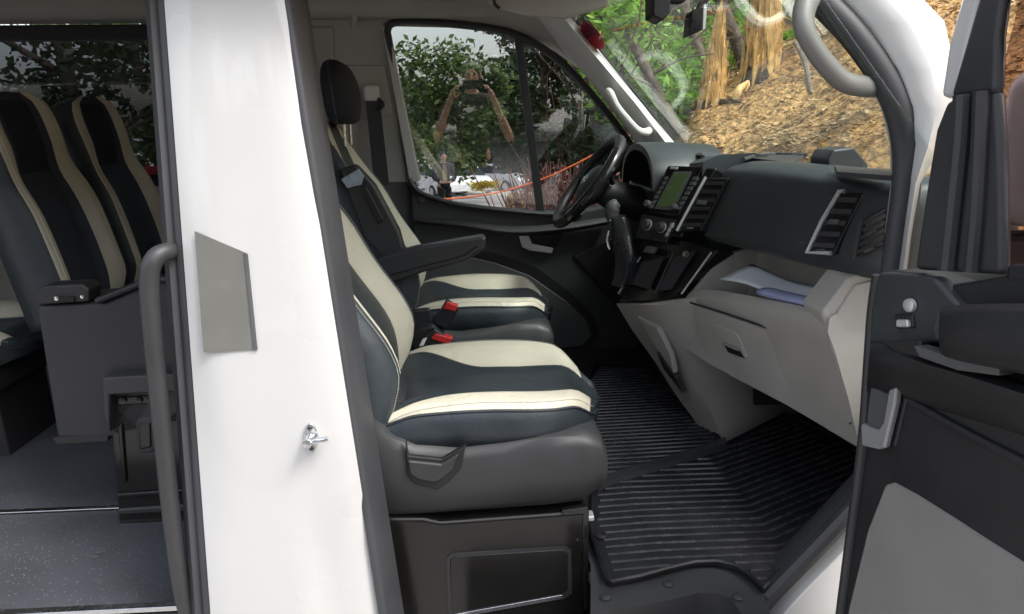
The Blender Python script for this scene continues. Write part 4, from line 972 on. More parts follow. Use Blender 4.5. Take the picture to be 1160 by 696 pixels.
pts = [Z(a, c, ZM) for a, c in outl]; mb.prism(pts, (0, 0, -.01), M['mat'])
def inside(p, poly):
    c = False; n = len(poly)
    for i in range(n):
        a, b_ = poly[i], poly[i-1]
        if (a.y > p.y) != (b_.y > p.y) and p.x < (b_.x-a.x)*(p.y-a.y)/(b_.y-a.y)+a.x: c = not c
    return c
cen = sum(pts, V((0, 0, 0)))/len(pts); shr = [cen+(p-cen)*.955 for p in pts]
def runs(poly_line, poly, step=.012):
    fine = []
    for i in range(len(poly_line)-1):
        n = max(1, int((poly_line[i+1]-poly_line[i]).length/step))
        fine += [poly_line[i].lerp(poly_line[i+1], k/n) for k in range(n)]
    fine.append(poly_line[-1]); cur = []; res = []
    for p in fine:
        if inside(p, poly): cur.append(p)
        elif len(cur) > 1: res.append(cur); cur = []
        else: cur = []
    if len(cur) > 1: res.append(cur)
    return res
B0, B1 = Z(888, 626, ZM), Z(817, 533, ZM); dg = (Z(963, 568, ZM)-Z(876, 606, ZM)).normalized()
for k in range(-7, 26):
    bq = B0.lerp(B1, k/13.5)
    line = [V((.2, bq.y-.014, ZM+.001)), V((.42, bq.y, ZM+.001)), V((bq.x, bq.y-.004, ZM+.001)), bq+dg*.95+V((0, -.004, .001))]
    for r_ in runs(line, shr): mb.tube(r_, .0042, M['matrib'], seg=6, smooth=0)
mb.tube([p+V((0, 0, .002)) for p in pts]+[pts[0]], .006, M['mat'], seg=6, smooth=0)
fm = mb.build('floor_mat', None, sharp=45); tag(fm, 'black ribbed rubber mat in the footwell by the open door', 'floor mat', 'cab floor mats')
b = MB(); b.lathe(Z(681, 608, ZM), (0, 0, 1), [(.016, 0), (.016, .006), (.010, .008), (.009, .004), (0, .005)], M['black']); b.build('mat_fastener', fm)
mb = MB(); outl = [(672, 552), (690, 541), (746, 525), (800, 508), (818, 500), (790, 470), (770, 446), (740, 414), (676, 414), (640, 470)]
pts = [Z(a, c, ZM-.002) for a, c in outl]; mb.prism(pts, (0, 0, -.008), M['mat'])
cen = sum(pts, V((0, 0, 0)))/len(pts); shr = [cen+(p-cen)*.95 for p in pts]
for k in range(40):
    y0 = 1.72+.0265*k
    for r_ in runs([V((.1, y0, ZM-.001)), V((.9, y0+.03, ZM-.001))], shr): mb.tube(r_, .0042, M['matrib'], seg=6, smooth=0)
mb.tube([p+V((0, 0, .002)) for p in pts]+[pts[0]], .006, M['mat'], seg=6, smooth=0)
f2 = mb.build('floor_mat', None, sharp=45); tag(f2, 'black ribbed rubber mat under the steering column, beyond the taupe column', 'floor mat', 'cab floor mats')
b = MB(); b.loft([[Z(a, c-5, ZM+.012), Z(a+1, c+2, ZM+.014), Z(a+2, c+8, ZM)] for a, c in ((676, 549), (692, 541), (746, 525), (800, 508), (822, 500))], M['char'], close=False); 
jo = b.build('threshold_strip', van, sharp=50)

# ================================================================== OUTSIDE
def ground_z(x, y): return -.062*max(0, y-4.0) if y > 4 else 0
def hill(x, y):
    u = .55*x+.835*y
    rise = max(0, u-3.55)*.68
    crest = 1.74+(max(0, x-1.9))*.66
    f = sst(1.25, 1.95, x-.22*(y-6))
    h = min(rise, crest)
    h = crest*(1-math.exp(-rise/crest*2.3)) if crest > 0 else h
    n = noise.fractal(V((x*.9, y*.9, 0)), 1, 2, 5)*.16+noise.fractal(V((x*3, y*3, 3)), 1, 2, 4)*.05
    return f*(h+n*min(1, h*2))
def terr(x, y): return ground_z(x, y)*(1-sst(.9, 1.9, x-.22*(y-6))) + hill(x, y)
def onhill(px, py, far=9.0, dz=0.0):
    d = ray(px, py); d = d/d.y; yy = 3.6
    while yy < far:
        p = CAM+d*yy
        if p.z < hill(p.x, p.y)+dz: break
        yy += .03
    p = CAM+d*yy; p.z = hill(p.x, p.y); return p
# ground: one sheet to the horizon
b = MB()
xs = [-300, -120, -60, -30, -15]+[-8+.5*i for i in range(33)]+[15, 30, 60, 120, 300]
ys = [-300, -80, -30, -10, 0, 4]+[5+1.5*i for i in range(30)]+[70, 120, 300]
vs = [V((x, y, (ground_z(x, min(y, 60)))-.02)) for y in ys for x in xs]; nx = len(xs)
b.faces(vs, [[j*nx+i, j*nx+i+1, (j+1)*nx+i+1, (j+1)*nx+i] for j in range(len(ys)-1) for i in range(nx-1)], M['paving'])
b.build('ground', None, kind='structure', recalc=False)
b = MB(); b.faces([V((-60, -9, 0)), V((60, -9, 0)), V((60, -.9, 0)), V((-60, -.9, 0))], [[0, 1, 2, 3]], M['asphalt']); b.build('road', None, kind='structure', recalc=False)  # unseen dark sheet added behind the camera, keeps the glass reflection dark
b = MB(); xs = [.7+.075*i for i in range(150)]; ys = [3.3+.085*i for i in range(150)]
vs = [V((x, y, hill(x, y)+.0 if x > .75 else -.3)) for y in ys for x in xs]; nx = len(xs)
b.faces(vs, [[j*nx+i, j*nx+i+1, (j+1)*nx+i+1, (j+1)*nx+i] for j in range(len(ys)-1) for i in range(nx-1)], M['dirt'])
b.build('hillside', None, kind='structure', sharp=0, recalc=False)
# front slope further ahead of the van
b = MB(); xs = [2.3+.18*i for i in range(60)]; ys = [-6+.2*i for i in range(50)]
def hill2(x, y): return max(0, (x-2.6))*.62*sst(-7, -3, y)+noise.fractal(V((x, y, 1)), 1, 2, 4)*.12-.05
vs = [V((x, y, hill2(x, y))) for y in ys for x in xs]; nx = len(xs)
b.faces(vs, [[j*nx+i, j*nx+i+1, (j+1)*nx+i+1, (j+1)*nx+i] for j in range(len(ys)-1) for i in range(nx-1)], M['dirt'])
b.build('hillside', None, kind='structure', sharp=0, recalc=False)
# straw, bark and chips lying on it
b = MB(); rnd = random.Random(3); vs = []; fs = []
for k in range(42000):
    x = 1.2+rnd.random()**1.2*6; y = 3.6+rnd.random()**1.1*6.0
    z = hill(x, y)
    if z < .35: continue
    L_ = rnd.uniform(.010, .036)*(1 if rnd.random() < .93 else 3.2); w = rnd.uniform(.002, .006) if rnd.random() < .86 else rnd.uniform(.008, .018)
    a = rnd.uniform(0, 6.28); d = V((math.cos(a), math.sin(a), rnd.uniform(-.4, .5))); s_ = V((-math.sin(a), math.cos(a), rnd.uniform(-.3, .3)))
    c = V((x, y, z+rnd.uniform(.0, .02))); i = len(vs)
    vs += [c-d*L_-s_*w, c+d*L_-s_*w*.6, c+d*L_+s_*w*.6, c-d*L_+s_*w+V((0, 0, .004))]; fs.append([i, i+1, i+2, i+3])
b.faces(vs, fs, M['debris']); o = b.build('wood_chips', None, kind='stuff', sharp=0, recalc=False)

def leaves(mb, c, r, n, sz, m, rnd, shell=.5, asp=.5):
    vs = []; fs = []
    for k in range(n):
        d = V((rnd.gauss(0, 1), rnd.gauss(0, 1), rnd.gauss(0, 1))).normalized(); q = rnd.random()**shell
        p = V(c)+V((d.x*r[0]*q, d.y*r[1]*q, d.z*r[2]*q))
        a = V((rnd.gauss(0, 1), rnd.gauss(0, 1), rnd.gauss(0, .6))).normalized(); bb = a.orthogonal().normalized()
        ro = rnd.uniform(0, 6.28); bb = (bb*math.cos(ro)+a.cross(bb)*math.sin(ro)); s_ = sz*rnd.uniform(.6, 1.3); i = len(vs)
        vs += [p-a*s_, p+bb*s_*asp-a*s_*.1, p+a*s_, p-bb*s_*asp-a*s_*.1]; fs.append([i, i+1, i+2, i+3])
    mb.faces(vs, fs, m)
def tree(name, label, x, y, h, cr, lm, tm, nclump=22, nl=260, sz=.07, cb=.28, lean=(0, 0), tr=.12, seed=1, group=None, z0=None, sky=.0):
    rnd = random.Random(seed); z0 = terr(x, y)-.05 if z0 is None else z0
    t = thing(name, label, 'tree', (x, y, z0), group)
    mb = MB(); top = V((x+lean[0], y+lean[1], z0+h*.86))
    pts = [V((x, y, z0)).lerp(top, k/6)+V((rnd.gauss(0, .05), rnd.gauss(0, .05), 0))*(k > 0) for k in range(7)]
    mb.tube(pts, [tr*(1.25 if k == 0 else 1)*(1-k/7.5) for k in range(7)], tm, seg=10)
    cl = []
    for k in range(nclump):
        u = rnd.random(); zz = z0+h*(cb+(1-cb)*u**.8); a = rnd.uniform(0, 6.28); rad = cr*math.sqrt(rnd.random())*(1.08-.62*abs(u-.35)/.65)
        base = V((x, y, z0)).lerp(top, min(1, (zz-z0)/(h*.86)))
        c = V((base.x+rad*math.cos(a), base.y+rad*math.sin(a), zz)); cl.append(c)
        if k % 2 == 0:
            s_ = V((x, y, z0)).lerp(top, max(.15, (zz-z0-.5*rad)/(h*.86)) if h else 0)
            mb.tube([s_, s_.lerp(c, .5)+V((0, 0, .1)), c], [tr*.35, tr*.22, tr*.08], tm, seg=6, smooth=3)
    mb.build('trunk', t, sharp=0)
    mb = MB()
    for c in cl:
        r_ = cr*rnd.uniform(.24, .44); leaves(mb, c, (r_, r_, r_*.72), int(nl*rnd.uniform(.6, 1.3)), sz, lm, rnd)
    mb.build('crown', t, sharp=0, recalc=False)
    return t
T = tree
# seen through the driver's window and the windscreen
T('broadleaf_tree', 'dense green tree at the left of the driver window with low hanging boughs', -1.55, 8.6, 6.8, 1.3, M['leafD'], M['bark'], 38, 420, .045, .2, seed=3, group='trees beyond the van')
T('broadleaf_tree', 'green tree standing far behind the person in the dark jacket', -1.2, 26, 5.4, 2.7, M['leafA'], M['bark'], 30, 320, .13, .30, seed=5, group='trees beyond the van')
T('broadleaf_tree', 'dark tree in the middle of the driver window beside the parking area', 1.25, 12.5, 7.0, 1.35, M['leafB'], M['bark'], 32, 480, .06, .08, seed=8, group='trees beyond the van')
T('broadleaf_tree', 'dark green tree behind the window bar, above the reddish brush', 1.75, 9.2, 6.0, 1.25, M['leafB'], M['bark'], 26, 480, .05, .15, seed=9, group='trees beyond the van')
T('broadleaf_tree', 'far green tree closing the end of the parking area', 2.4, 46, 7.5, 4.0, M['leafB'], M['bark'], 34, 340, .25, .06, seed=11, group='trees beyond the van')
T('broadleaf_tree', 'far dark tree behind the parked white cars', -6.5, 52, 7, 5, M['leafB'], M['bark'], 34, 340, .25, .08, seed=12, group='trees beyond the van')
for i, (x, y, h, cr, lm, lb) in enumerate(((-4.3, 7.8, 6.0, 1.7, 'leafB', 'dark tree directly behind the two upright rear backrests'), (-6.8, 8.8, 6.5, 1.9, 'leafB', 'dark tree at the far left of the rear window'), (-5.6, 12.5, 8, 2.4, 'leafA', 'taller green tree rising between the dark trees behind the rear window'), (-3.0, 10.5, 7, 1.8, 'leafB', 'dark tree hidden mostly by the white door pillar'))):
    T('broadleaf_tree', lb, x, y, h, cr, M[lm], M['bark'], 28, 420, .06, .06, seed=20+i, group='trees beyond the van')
# forest above the hillside
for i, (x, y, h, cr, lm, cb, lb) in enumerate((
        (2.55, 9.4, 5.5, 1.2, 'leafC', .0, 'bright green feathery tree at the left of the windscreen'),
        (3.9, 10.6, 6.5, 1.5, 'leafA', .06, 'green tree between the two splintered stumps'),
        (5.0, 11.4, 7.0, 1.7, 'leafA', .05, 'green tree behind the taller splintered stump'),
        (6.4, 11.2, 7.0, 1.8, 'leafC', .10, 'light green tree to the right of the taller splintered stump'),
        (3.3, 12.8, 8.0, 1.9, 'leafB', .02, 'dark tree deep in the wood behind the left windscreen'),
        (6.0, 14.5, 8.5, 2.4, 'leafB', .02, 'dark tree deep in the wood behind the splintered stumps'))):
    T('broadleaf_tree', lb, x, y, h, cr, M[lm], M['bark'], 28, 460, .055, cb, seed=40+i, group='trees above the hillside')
# bare leaning trunks
def bare(name, label, pts, rad, m, seed, twigs=6, cat='tree', group='leaning bare trunks'):
    rnd = random.Random(seed); t = thing(name, label, cat, pts[0], group); mb = MB(); mb.tube(pts, rad, m, seg=10, smooth=5); 
    mb.build('trunk', t, sharp=0)
    mb = MB()
    for k in range(twigs):
        u = rnd.uniform(.3, .95); i = min(len(pts)-2, int(u*(len(pts)-1))); p = V(pts[i]).lerp(V(pts[i+1]), u*(len(pts)-1)-i)
        d = V((rnd.gauss(0, 1), rnd.gauss(0, .6), rnd.uniform(.1, 1))).normalized(); L_ = rnd.uniform(.3, .9)
        mb.tube([p, p+d*L_*.5+V((0, 0, .05)), p+d*L_], [.018, .011, .004], m, seg=5, smooth=3)
    mb.build('branch', t, sharp=0); return t
def hp_(px, py, y, dz=0): return Y(px, py, y)
bare('bare_trunk', 'pale bare trunk leaning left at the lower left of the windscreen', [Y(768, 150, 6.0), Y(748, 112, 6.2), Y(726, 66, 6.4), Y(700, 10, 6.7), Y(690, -40, 7)], [.055, .05, .045, .04, .03], M['bark'], 1)
bare('bare_trunk', 'brown bare trunk leaning left behind the shorter splintered stump', [Y(808, 120, 6.8), Y(792, 60, 7.0), Y(776, 10, 7.2), Y(765, -40, 7.4)], [.06, .055, .05, .045], M['bark'], 2)
bare('bare_trunk', 'brown bare trunk leaning left next to the taller splintered stump', [Y(850, 90, 6.9), Y(836, 50, 7.1), Y(818, 6, 7.3), Y(806, -40, 7.5)], [.075, .07, .06, .05], M['bark'], 3)
bare('bare_trunk', 'thick upright grey trunk right of the taller splintered stump', [Y(894, 52, 8.0), Y(897, 0, 8.1), Y(902, -80, 8.2)], [.26, .22, .20], M['barkpale'], 4)
bare('bare_trunk', 'thin pale stem curving up behind the dash camera', [Y(812, 110, 7.2), Y(822, 40, 7.3), Y(826, -30, 7.4)], [.035, .03, .02], M['barkpale'], 5)
# splintered stumps
def stump(label, base, top, r, seed):
    rnd = random.Random(seed); t = thing('splintered_stump', label, 'tree stump', base, 'splintered stumps')
    H = (top-base).length; ax = (top-base).normalized(); sd = ax.orthogonal().normalized(); s2 = ax.cross(sd)
    mb = MB(); rings = []
    for k in range(18):
        u = k/17; w = r*(1.0-.72*u**1.8)
        rings.append([base+ax*(-.25+(H+.25)*u*(1+.22*math.sin(j*2.3+seed)*u*u))+sd*(w*math.cos(2*math.pi*j/22)*(1+.28*math.sin(j*3.1)))+s2*(w*math.sin(2*math.pi*j/22)*(1+.25*math.cos(j*2.7))) for j in range(22)])
    mb.loft(rings, M['wood']); mb.build('torn_core', t, sharp=25)
    mb = MB()
    for k in range(420):
        u = rnd.random()**.9; a = rnd.uniform(0, 6.28); w = r*(1.02-.72*u**1.6)
        p = base+ax*(H*u*.86)+sd*(w*math.cos(a))+s2*(w*math.sin(a)); L_ = min(.45, H*rnd.uniform(.08, .26))
        out_ = sd*math.cos(a)+s2*math.sin(a)
        d = (ax+out_*rnd.uniform(-.06, .10)+V((rnd.gauss(0, .05), rnd.gauss(0, .05), 0))).normalized()
        if rnd.random() < .05: d = (-ax*rnd.uniform(.2, .9)+out_*rnd.uniform(.3, .7)).normalized(); L_ *= .6
        w_ = r*rnd.uniform(.015, .07); q = d.orthogonal().normalized()
        mb.tube([p, p+d*L_*.5+q*rnd.uniform(-.02, .02), p+d*L_], [w_, w_*.7, w_*.1], M['wood'] if rnd.random() < .8 else M['barkpale'], seg=4, smooth=2)
    o = mb.build('splinters', t, sharp=30); o['kind'] = 'stuff'
    mb = MB(); rg = []
    for k in range(9):
        u = k/8; w = r*(1.35-.42*u)
        rg.append([base+ax*(-.3+(.3+H*.04)*u*(1+.10*u*math.sin(j*1.7+seed)))+sd*(w*math.cos(2*math.pi*j/18)*(1+.06*math.sin(j*4)))+s2*(w*math.sin(2*math.pi*j/18)) for j in range(18)])
    mb.loft(rg, M['bark']); mb.build('bark_collar', t, sharp=25)
    return t
b1 = onhill(806, 118); d1 = b1.y
stump('shorter splintered yellow stump ending in one pointed blade', b1, Y(816, 26, d1-.05), .10*d1/5.7, 5)
b2 = onhill(862, 84); d2 = b2.y
stump('taller splintered yellow trunk torn into ragged fibres', b2, Y(874, -75, d2), .15*d2/6, 8)
b = MB()
for (a, c), (d, e) in (((828, 114), (848, 92)), ((832, 118), (840, 98)), ((843, 106), (848, 92)), ((764, 120), (788, 150))):
    p = onhill(a, c); b.tube([p+V((0, 0, .02)), Y((a+d)/2, (c+e)/2-3, p.y), Y(d, e, p.y+.05)], [.02, .03, .008], M['wood'], seg=6)
b.build('wood_shards', None, kind='stuff')
def rooty():
    for i, (a, c, d, e) in enumerate(((900, 60, 918, 112), (780, 134, 840, 118))):
        t = thing('dead_branch', ['short grey broken root sticking out of the soil slope', 'brown dead branch lying along the foot of the slope'][i], 'branch', Y(a, c, 6)); mb = MB()
        p0, p1 = onhill(a, c), onhill(d, e); p0.z += .06; p1.z += .02
        mb.tube([p0, p0.lerp(p1, .5)+V((0.02, 0, .03)), p1], [.022, .026, .012], M['bark'] if i else M['barkpale'], seg=8); mb.build('stem', t)
rooty()
# green shrubs on the crest
def shrub(name, label, c, r, n, sz, lm, seed, group, twig=True, tn=40):
    rnd = random.Random(seed); t = thing(name, label, 'shrub', (c[0], c[1], c[2]-r[2]), group)
    if twig:
        mb = MB(); base = V((c[0], c[1], c[2]-r[2]))
        for k in range(tn):
            d = V((rnd.gauss(0, .7)*r[0], rnd.gauss(0, .7)*r[1], rnd.uniform(.7, 2.0)*r[2])); st_ = base+V((rnd.gauss(0, .3)*r[0], rnd.gauss(0, .3)*r[1], 0))
            mb.tube([st_, st_+d*.5+V((rnd.gauss(0, .06), 0, 0)), st_+d], [.012, .008, .003], M['twig'], seg=4, smooth=2)
        mb.build('stem', t, sharp=0)
    mb = MB()
    for k in range(9):
        q = V((rnd.uniform(-.6, .6)*r[0], rnd.uniform(-.6, .6)*r[1], rnd.uniform(-.5, .5)*r[2])); leaves(mb, V(c)+q, (r[0]*.5, r[1]*.5, r[2]*.5), n//9, sz, lm, rnd, .6, .35)
    mb.build('foliage', t, sharp=0, recalc=False); return t
for i, (px, py, y, r, lb) in enumerate(((720, 70, 7.0, (.55, .5, .6), 'bright green shrub under the oval sticker at the left of the windscreen'), (745, 120, 6.6, (.5, .5, .45), 'bright green shrub low at the left foot of the windscreen'),
        (840, 82, 7.6, (.5, .4, .5), 'bright green shrub between the two splintered stumps'), (905, 48, 7.3, (.38, .35, .16), 'small green tuft at the foot of the thick grey trunk'), (790, 60, 7.9, (.6, .5, .7), 'green shrub left of the shorter splintered stump'), (948, 40, 7.8, (.5, .5, .3), 'green shrub behind the near grab handle'), (700, 30, 6.6, (.5, .4, .5), 'bright green shrub highest at the left edge of the windscreen'), (775, 100, 6.9, (.4, .4, .45), 'bright green shrub between the pale bare trunk and the shorter stump'), (870, 20, 8.2, (.7, .5, .6), 'green shrub behind the top of the taller splintered trunk'))):
    shrub('green_shrub', lb, Y(px, py, y), r, 1500, .05, M['leafC'], 60+i, 'green shrubs on the slope', tn=14)
for i, (x, y, lb) in enumerate(((.52, 5.0, 'tangled reddish brush right of the parking area'), (1.05, 4.9, 'tangled reddish brush behind the window bar'), (.9, 6.0, 'taller reddish brush behind the steering wheel'))):
    z = max(.55, 1.62-.10*y*1.15)
    shrub('reddish_brush', lb, (x, y, .70), (.40, .4, .62), 3000, .026, M['leafR'], 80+i, 'reddish brush by the rope', tn=150)
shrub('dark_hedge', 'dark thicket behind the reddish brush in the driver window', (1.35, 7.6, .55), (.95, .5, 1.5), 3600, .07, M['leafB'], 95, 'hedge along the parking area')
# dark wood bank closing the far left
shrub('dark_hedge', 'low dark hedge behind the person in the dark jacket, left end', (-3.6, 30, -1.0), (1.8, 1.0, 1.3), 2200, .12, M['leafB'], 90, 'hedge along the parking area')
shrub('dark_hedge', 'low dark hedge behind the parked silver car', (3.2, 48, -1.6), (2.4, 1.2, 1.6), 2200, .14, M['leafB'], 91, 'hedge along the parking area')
shrub('flower_bed', 'bright yellow flowering clump at the edge of the parking area', (.42, 30, -1.05), (.75, .6, .3), 1200, .07, M['leafF'], 92, None, twig=False)
# rope
b = MB(); b.tube([Y(440, 224, 4.3), Y(500, 226, 4.4), Y(560, 219, 4.5), Y(612, 204, 4.5), Y(650, 187, 4.5), Y(690, 166, 4.5), Y(740, 140, 4.5)], .006, M['orange'], seg=8); rp = b.build('orange_rope'); tag(rp, 'thin orange rope strung slantwise behind the driver window', 'rope')
for i, (px, py) in enumerate(((440, 224), (740, 140))):
    p = Y(px, py, 4.3 if i == 0 else 4.5); b = MB(); b.tube([V((p.x, p.y, -.2)), V((p.x, p.y, p.z+.08))], .02, M['bark'], smooth=0)
    o = b.build('stake'); tag(o, ['wooden stake holding the lower end of the orange rope', 'wooden stake holding the upper end of the orange rope'][i], 'stake', 'rope stakes')

# parked cars
def car(label, x, y, rz, m):
    z = ground_z(x, y); t = thing('parked_car', label, 'car', (x, y, z), 'cars parked beyond the van')
    prof = [(-2.15, .35, .72), (-2.1, .30, .86), (-1.7, .26, .95), (-1.0, .25, 1.0), (.9, .25, 1.0), (1.5, .25, .93), (2.0, .27, .80), (2.18, .34, .62)]
    rot = Matrix.Rotation(rz, 3, 'Z'); o_ = V((x, y, z)); mb = MB()
    W = lambda x_, y_, z_: rot @ V((x_, y_, z_)) + o_
    mb.loft([[W(a, -.82, zb), W(a, -.88, lerp(zb, zt, .5)), W(a, -.82, zt), W(a, 0, zt+.03), W(a, .82, zt), W(a, .88, lerp(zb, zt, .5)), W(a, .82, zb)] for a, zb, zt in prof], m); bd = mb.build('body', t, sharp=40)
    cab = [(-1.75, .94, .97), (-1.2, .94, 1.36), (-.6, .94, 1.46), (.2, .94, 1.45), (.65, .94, 1.33), (1.25, .94, .97)]
    mb = MB(); mb.loft([[W(a, -.78, zb), W(a, -.78+.22*(zt-zb)/.5, zt), W(a, .78-.22*(zt-zb)/.5, zt), W(a, .78, zb)] for a, zb, zt in cab], M['carglass']); mb.build('window', t, sharp=40)
    mb = MB(); mb.loft([[W(a, -.60, zt), W(a, 0, zt+.035), W(a, .60, zt)] for a, zt in ((-1.25, 1.345), (-.6, 1.47), (.2, 1.46), (.68, 1.325))], m, close=False); mb.build('roof', t)
    for sx in (-1.35, 1.35):
        for sy in (-.82, .82):
            mb = MB(); mb.lathe(W(sx, sy-.09, .32), rot @ V((0, 1, 0)), [(0, 0), (.2, 0), (.32, .02), (.32, .16), (.2, .18), (0, .18)], M['tyre'], seg=18); w = mb.build('wheel', t)
            mb = MB(); mb.lathe(W(sx, sy-.1, .32), rot @ V((0, 1, 0)), [(0, 0), (.19, 0), (.19, .2), (0, .2)], M['cars'], seg=14); mb.build('rim', w)
    for sy in (-.6, .6):
        mb = MB(); mb.ball(W(2.08, sy, .66), .12, M['whitep'], 10, 6); mb.build('headlight', t)
    return t
car('white parked car partly hidden behind the person in the dark jacket', -1.9, 34, R(-60), M['carw'])
car('white parked car just right of the person in the dark jacket', -.55, 36, R(-70), M['carw'])
car('silver parked car beside the yellow flowers', .9, 40, R(-25), M['cars'])

# ------------------------------------------------------------------ people
def skin_obj(name, nodes, edges, m, parent, off, sub=2):
    me = bpy.data.meshes.new(name); me.from_pydata([V(n[0])-off for n in nodes], edges, [])
    o = bpy.data.objects.new(name, me); COL.objects.link(o); o.parent = parent
    sk = o.modifiers.new('skin', 'SKIN'); sk.use_smooth_shade = True
    for i, n in enumerate(nodes):
        r_ = n[1]; d = me.skin_vertices[0].data[i]; d.radius = r_ if isinstance(r_, tuple) else (r_, r_)
    me.skin_vertices[0].data[0].use_root = True
    ss = o.modifiers.new('sub', 'SUBSURF'); ss.levels = ss.render_levels = sub
    me.materials.append(m); return o
def person(label, o_, face, elbow, hand, hold, top_m, leg_m, short, H=1.74):
    """o_ feet point; face = unit vector in xy the person looks along; elbow/hand: (side, fwd, up) for the right side, mirrored"""
    t = thing('person', label, 'person', o_); fx = V(face).normalized(); sx = V((fx.y, -fx.x, 0)); k = H/1.74; o_ = V(o_)
    W = lambda s, f, u: o_+(sx*s+fx*f)*k+V((0, 0, u*k))
    n = [(W(0, 0, .95), (.15, .11)), (W(0, 0, 1.12), (.14, .10)), (W(0, -.01, 1.32), (.135, .085)), (W(0, -.02, 1.42), (.085, .06)), (W(0, -.01, 1.50), .050), (W(0, .015, 1.56), (.062, .07)), (W(0, .02, 1.64), (.075, .092)), (W(0, .005, 1.715), (.058, .07))]
    e = [(i, i+1) for i in range(7)]
    for sgn in (1, -1):
        i = len(n)
        n += [(W(.185*sgn, -.01, 1.40), .062), (W(elbow[0]*sgn, elbow[1], elbow[2]), .042), (W(hand[0]*sgn, hand[1], hand[2]), .029)]
        e += [(3, i), (i, i+1), (i+1, i+2)]
        hd_ = V((hold[0]*sgn, hold[1], hold[2])); hv = V((hand[0]*sgn, hand[1], hand[2])); dr = (hd_-hv).normalized(); pm = hv+dr*.065
        n.append((W(*pm), (.036, .018))); e.append((i+2, i+3)); pi = len(n)-1
        lat = V((0, 1, 0)) if abs(dr.y) < .7 else V((0, 0, 1)); lat = (lat-dr*lat.dot(dr)).normalized(); inw = V((-sgn, 0, 0)); inw = (inw-dr*inw.dot(dr)).normalized() if abs(dr.x) < .95 else V((0, 1, 0))
        for q, fl in ((-.027, .062), (-.009, .075), (.009, .072), (.027, .055)):
            b0 = pm+dr*.03+lat*q; b1 = b0+dr*fl*.5+inw*.008; b2 = b1+dr*fl*.25+inw*.03
            j = len(n); n += [(W(*b0), .0095), (W(*b1), .0085), (W(*b2), .0075)]; e += [(pi, j), (j, j+1), (j+1, j+2)]
        b0 = pm-dr*.02+inw*.03; b1 = b0+inw*.03+dr*.03
        j = len(n); n += [(W(*b0), .012), (W(*b1), .009)]; e += [(pi, j), (j, j+1)]
        i = len(n); n += [(W(.095*sgn, 0, .86), .085), (W(.105*sgn, .02, .48), .055), (W(.11*sgn, -.01, .09), .038), (W(.115*sgn, .13, .035), (.042, .028))]; e += [(0, i), (i, i+1), (i+1, i+2), (i+2, i+3)]
    body = skin_obj('body', n, e, M['skin'], t, t.location)
    # face and ears
    fb = MB()
    for sgn in (1, -1): fb.ball(W(.03*sgn, .088, 1.645), .011, M['gloss'], 8, 5)
    fb.build('eye', body)
    fb = MB(); fb.tube([W(0, .098, 1.652), W(0, .118, 1.61), W(0, .10, 1.602)], [.008, .014, .009], M['skin'], seg=8); fb.build('nose', body)
    fb = MB(); fb.tube([W(-.025, .092, 1.572), W(0, .098, 1.57), W(.025, .092, 1.572)], .006, M['redlabel'] if False else M['skin'], seg=6); fb.build('mouth', body)
    for sgn in (1, -1):
        fb = MB(); fb.ball(W(.08*sgn, .0, 1.63), (.012, .022, .032), M['skin'], 10, 6); fb.build('ear', body)
    hb_ = MB(); hb_.ball(W(0, -.016, 1.672), (.088*k, .098*k, .084*k), M['hair'], 18, 10); hb_.build('hair', t)
    # clothes
    n2 = [(W(0, 0, .82), (.165, .125)), (W(0, 0, .95), (.17, .13)), (W(0, 0, 1.12), (.165, .125)), (W(0, -.01, 1.32), (.19, .13)), (W(0, -.01, 1.43), (.150, .115)), (W(0, -.005, 1.50), (.085, .08))]; e2 = [(i, i+1) for i in range(5)]
    for sgn in (1, -1):
        i = len(n2); a0, a1, a2 = V((.19*sgn, -.01, 1.40)), V((elbow[0]*sgn, elbow[1], elbow[2])), V((hand[0]*sgn, hand[1], hand[2]))
        if short: n2 += [(W(*a0), .078), (W(*a0.lerp(a1, .6)), .068)]; e2 += [(4, i), (i, i+1)]
        else: n2 += [(W(*a0), .080), (W(*a1), .060), (W(*a1.lerp(a2, .9)), .046)]; e2 += [(4, i), (i, i+1), (i+1, i+2)]
    skin_obj('shirt' if short else 'jacket', n2, e2, top_m, t, t.location)
    n3 = [(W(0, 0, .97), (.165, .125))]; e3 = []
    for sgn in (1, -1):
        i = len(n3); n3 += [(W(.095*sgn, 0, .84), .10), (W(.105*sgn, .02, .48), .075), (W(.11*sgn, -.01, .08), .062)]; e3 += [(0, i), (i, i+1), (i+1, i+2)]
    skin_obj('trousers', n3, e3, leg_m, t, t.location)
    if not short:
        fb = MB(); fb.prism([W(-.055, .135, .98), W(.055, .135, .98), W(.06, .135, 1.3), W(.03, .10, 1.45), W(-.03, .10, 1.45), W(-.06, .135, 1.3)], fx*.012, M['shirt']); fb.build('shirt_front', t, bevel=.004)
    for sgn in (1, -1):
        fb = MB(); fb.ball(W(.115*sgn, .06, .045), (.055, .055, .045), M['black'], 12, 7); fb.ball(W(.118*sgn, .15, .035), (.05, .05, .035), M['black'], 12, 7); fb.build('shoe', t)
    return t, W
zp = ground_z(-.75, 17)
person('person in a dark open jacket standing in the parking area', (-.74, 17.0, zp), (.25, -1, 0), (.27, .06, 1.13), (.12, .24, 1.02), (0, .27, 1.04), M['jacket'], M['trouser'], False, 1.72)
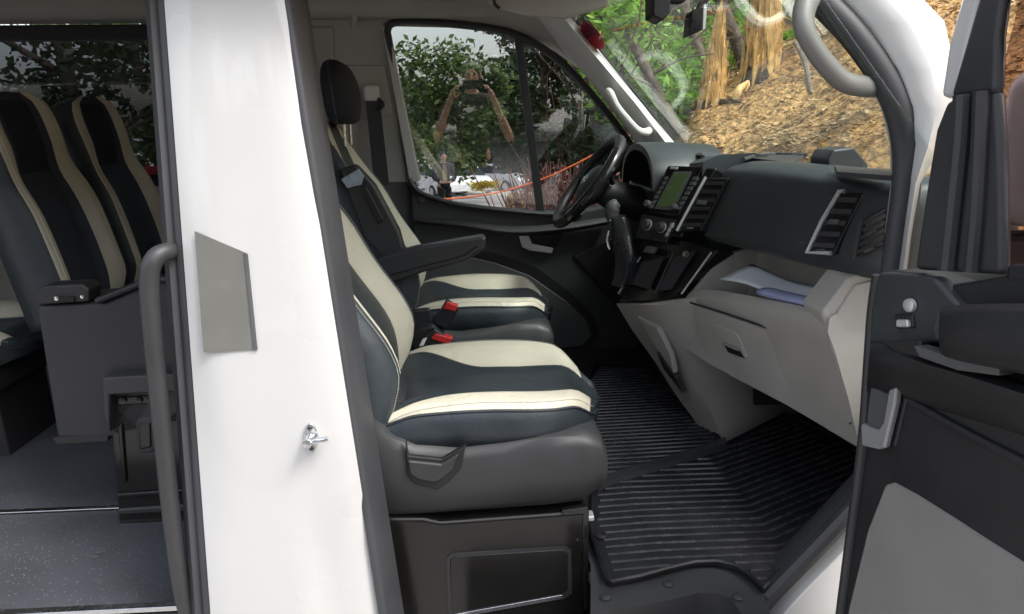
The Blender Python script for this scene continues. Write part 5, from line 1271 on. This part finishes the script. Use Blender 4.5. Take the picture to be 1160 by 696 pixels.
# the photographer, seen mirrored in the driver's window
pt, PW = person('person in a dark T-shirt holding a phone up in both hands, mirrored in the window', (0, -.44, 0), (0, 1, 0), (.34, .16, 1.08), (.185, .36, 1.44), (.128, .40, 1.585), M['tshirt'], M['trouser'], True, 1.80)
b = MB(); b.box((0, -.022, 1.625), (.155, .008, .074), M['gloss']); b.box((0, -.0165, 1.625), (.150, .002, .07), M['char']); ph = b.build('mobile_phone', None, bevel=.003); tag(ph, 'dark mobile phone held up sideways by the person mirrored in the window', 'phone')
# unseen trees added behind the photographer to darken the window reflection
for i, (x, y) in enumerate(((-4.3, -10), (-1.6, -11), (1.0, -10.5), (3.6, -10.2), (6.2, -11), (-7.2, -11))):
    T('broadleaf_tree', ['dark tree across the road, mirrored in the rear part of the driver window', 'dark tree across the road, mirrored left of the person with the phone', 'dark tree across the road, mirrored right behind the person with the phone', 'dark tree across the road, mirrored in the small front pane', 'dark tree across the road, farthest towards the front of the van', 'dark tree across the road, farthest towards the rear of the van'][i], x, y, 6.5, 2.1, M['leafB'], M['bark'], 40, 260, .15, .02, seed=70+i, group='trees across the road', z0=0)

# ================================================================== LIGHT
w = bpy.data.worlds.new('World'); scn.world = w; w.use_nodes = True
N = w.node_tree.nodes; L = w.node_tree.links; bg = N['Background']
sky = N.new('ShaderNodeTexSky'); sky.sky_type = 'NISHITA'; sky.sun_disc = False
EL, AZ = R(55), R(122)      # azimuth measured clockwise from +Y
sky.sun_elevation = EL; sky.sun_rotation = AZ; sky.dust_density = 4.0; sky.ozone_density = 1.0; sky.air_density = 1.2
hs = N.new('ShaderNodeHueSaturation'); hs.inputs['Saturation'].default_value = .45; L.new(sky.outputs[0], hs.inputs['Color']); L.new(hs.outputs[0], bg.inputs[0])
bg.inputs[1].default_value = .15
sl_ = bpy.data.lights.new('sun', 'SUN'); sl_.energy = .9; sl_.angle = R(14); sl_.color = (1, .975, .94)
so_ = bpy.data.objects.new('sun', sl_); COL.objects.link(so_)
sd_ = V((math.sin(AZ)*math.cos(EL), math.cos(AZ)*math.cos(EL), math.sin(EL)))
so_.rotation_euler = (-sd_).to_track_quat('-Z', 'Y').to_euler(); so_.location = (0, -5, 12)
vs_ = scn.view_settings; vs_.view_transform = 'Standard'; vs_.look = 'None'; vs_.gamma = 1; vs_.exposure = 1.45; vs_.use_curve_mapping = False
scn.cycles.max_bounces = 10; scn.cycles.transparent_max_bounces = 24; scn.cycles.diffuse_bounces = 5; scn.cycles.glossy_bounces = 5
scn.cycles.use_denoising = True
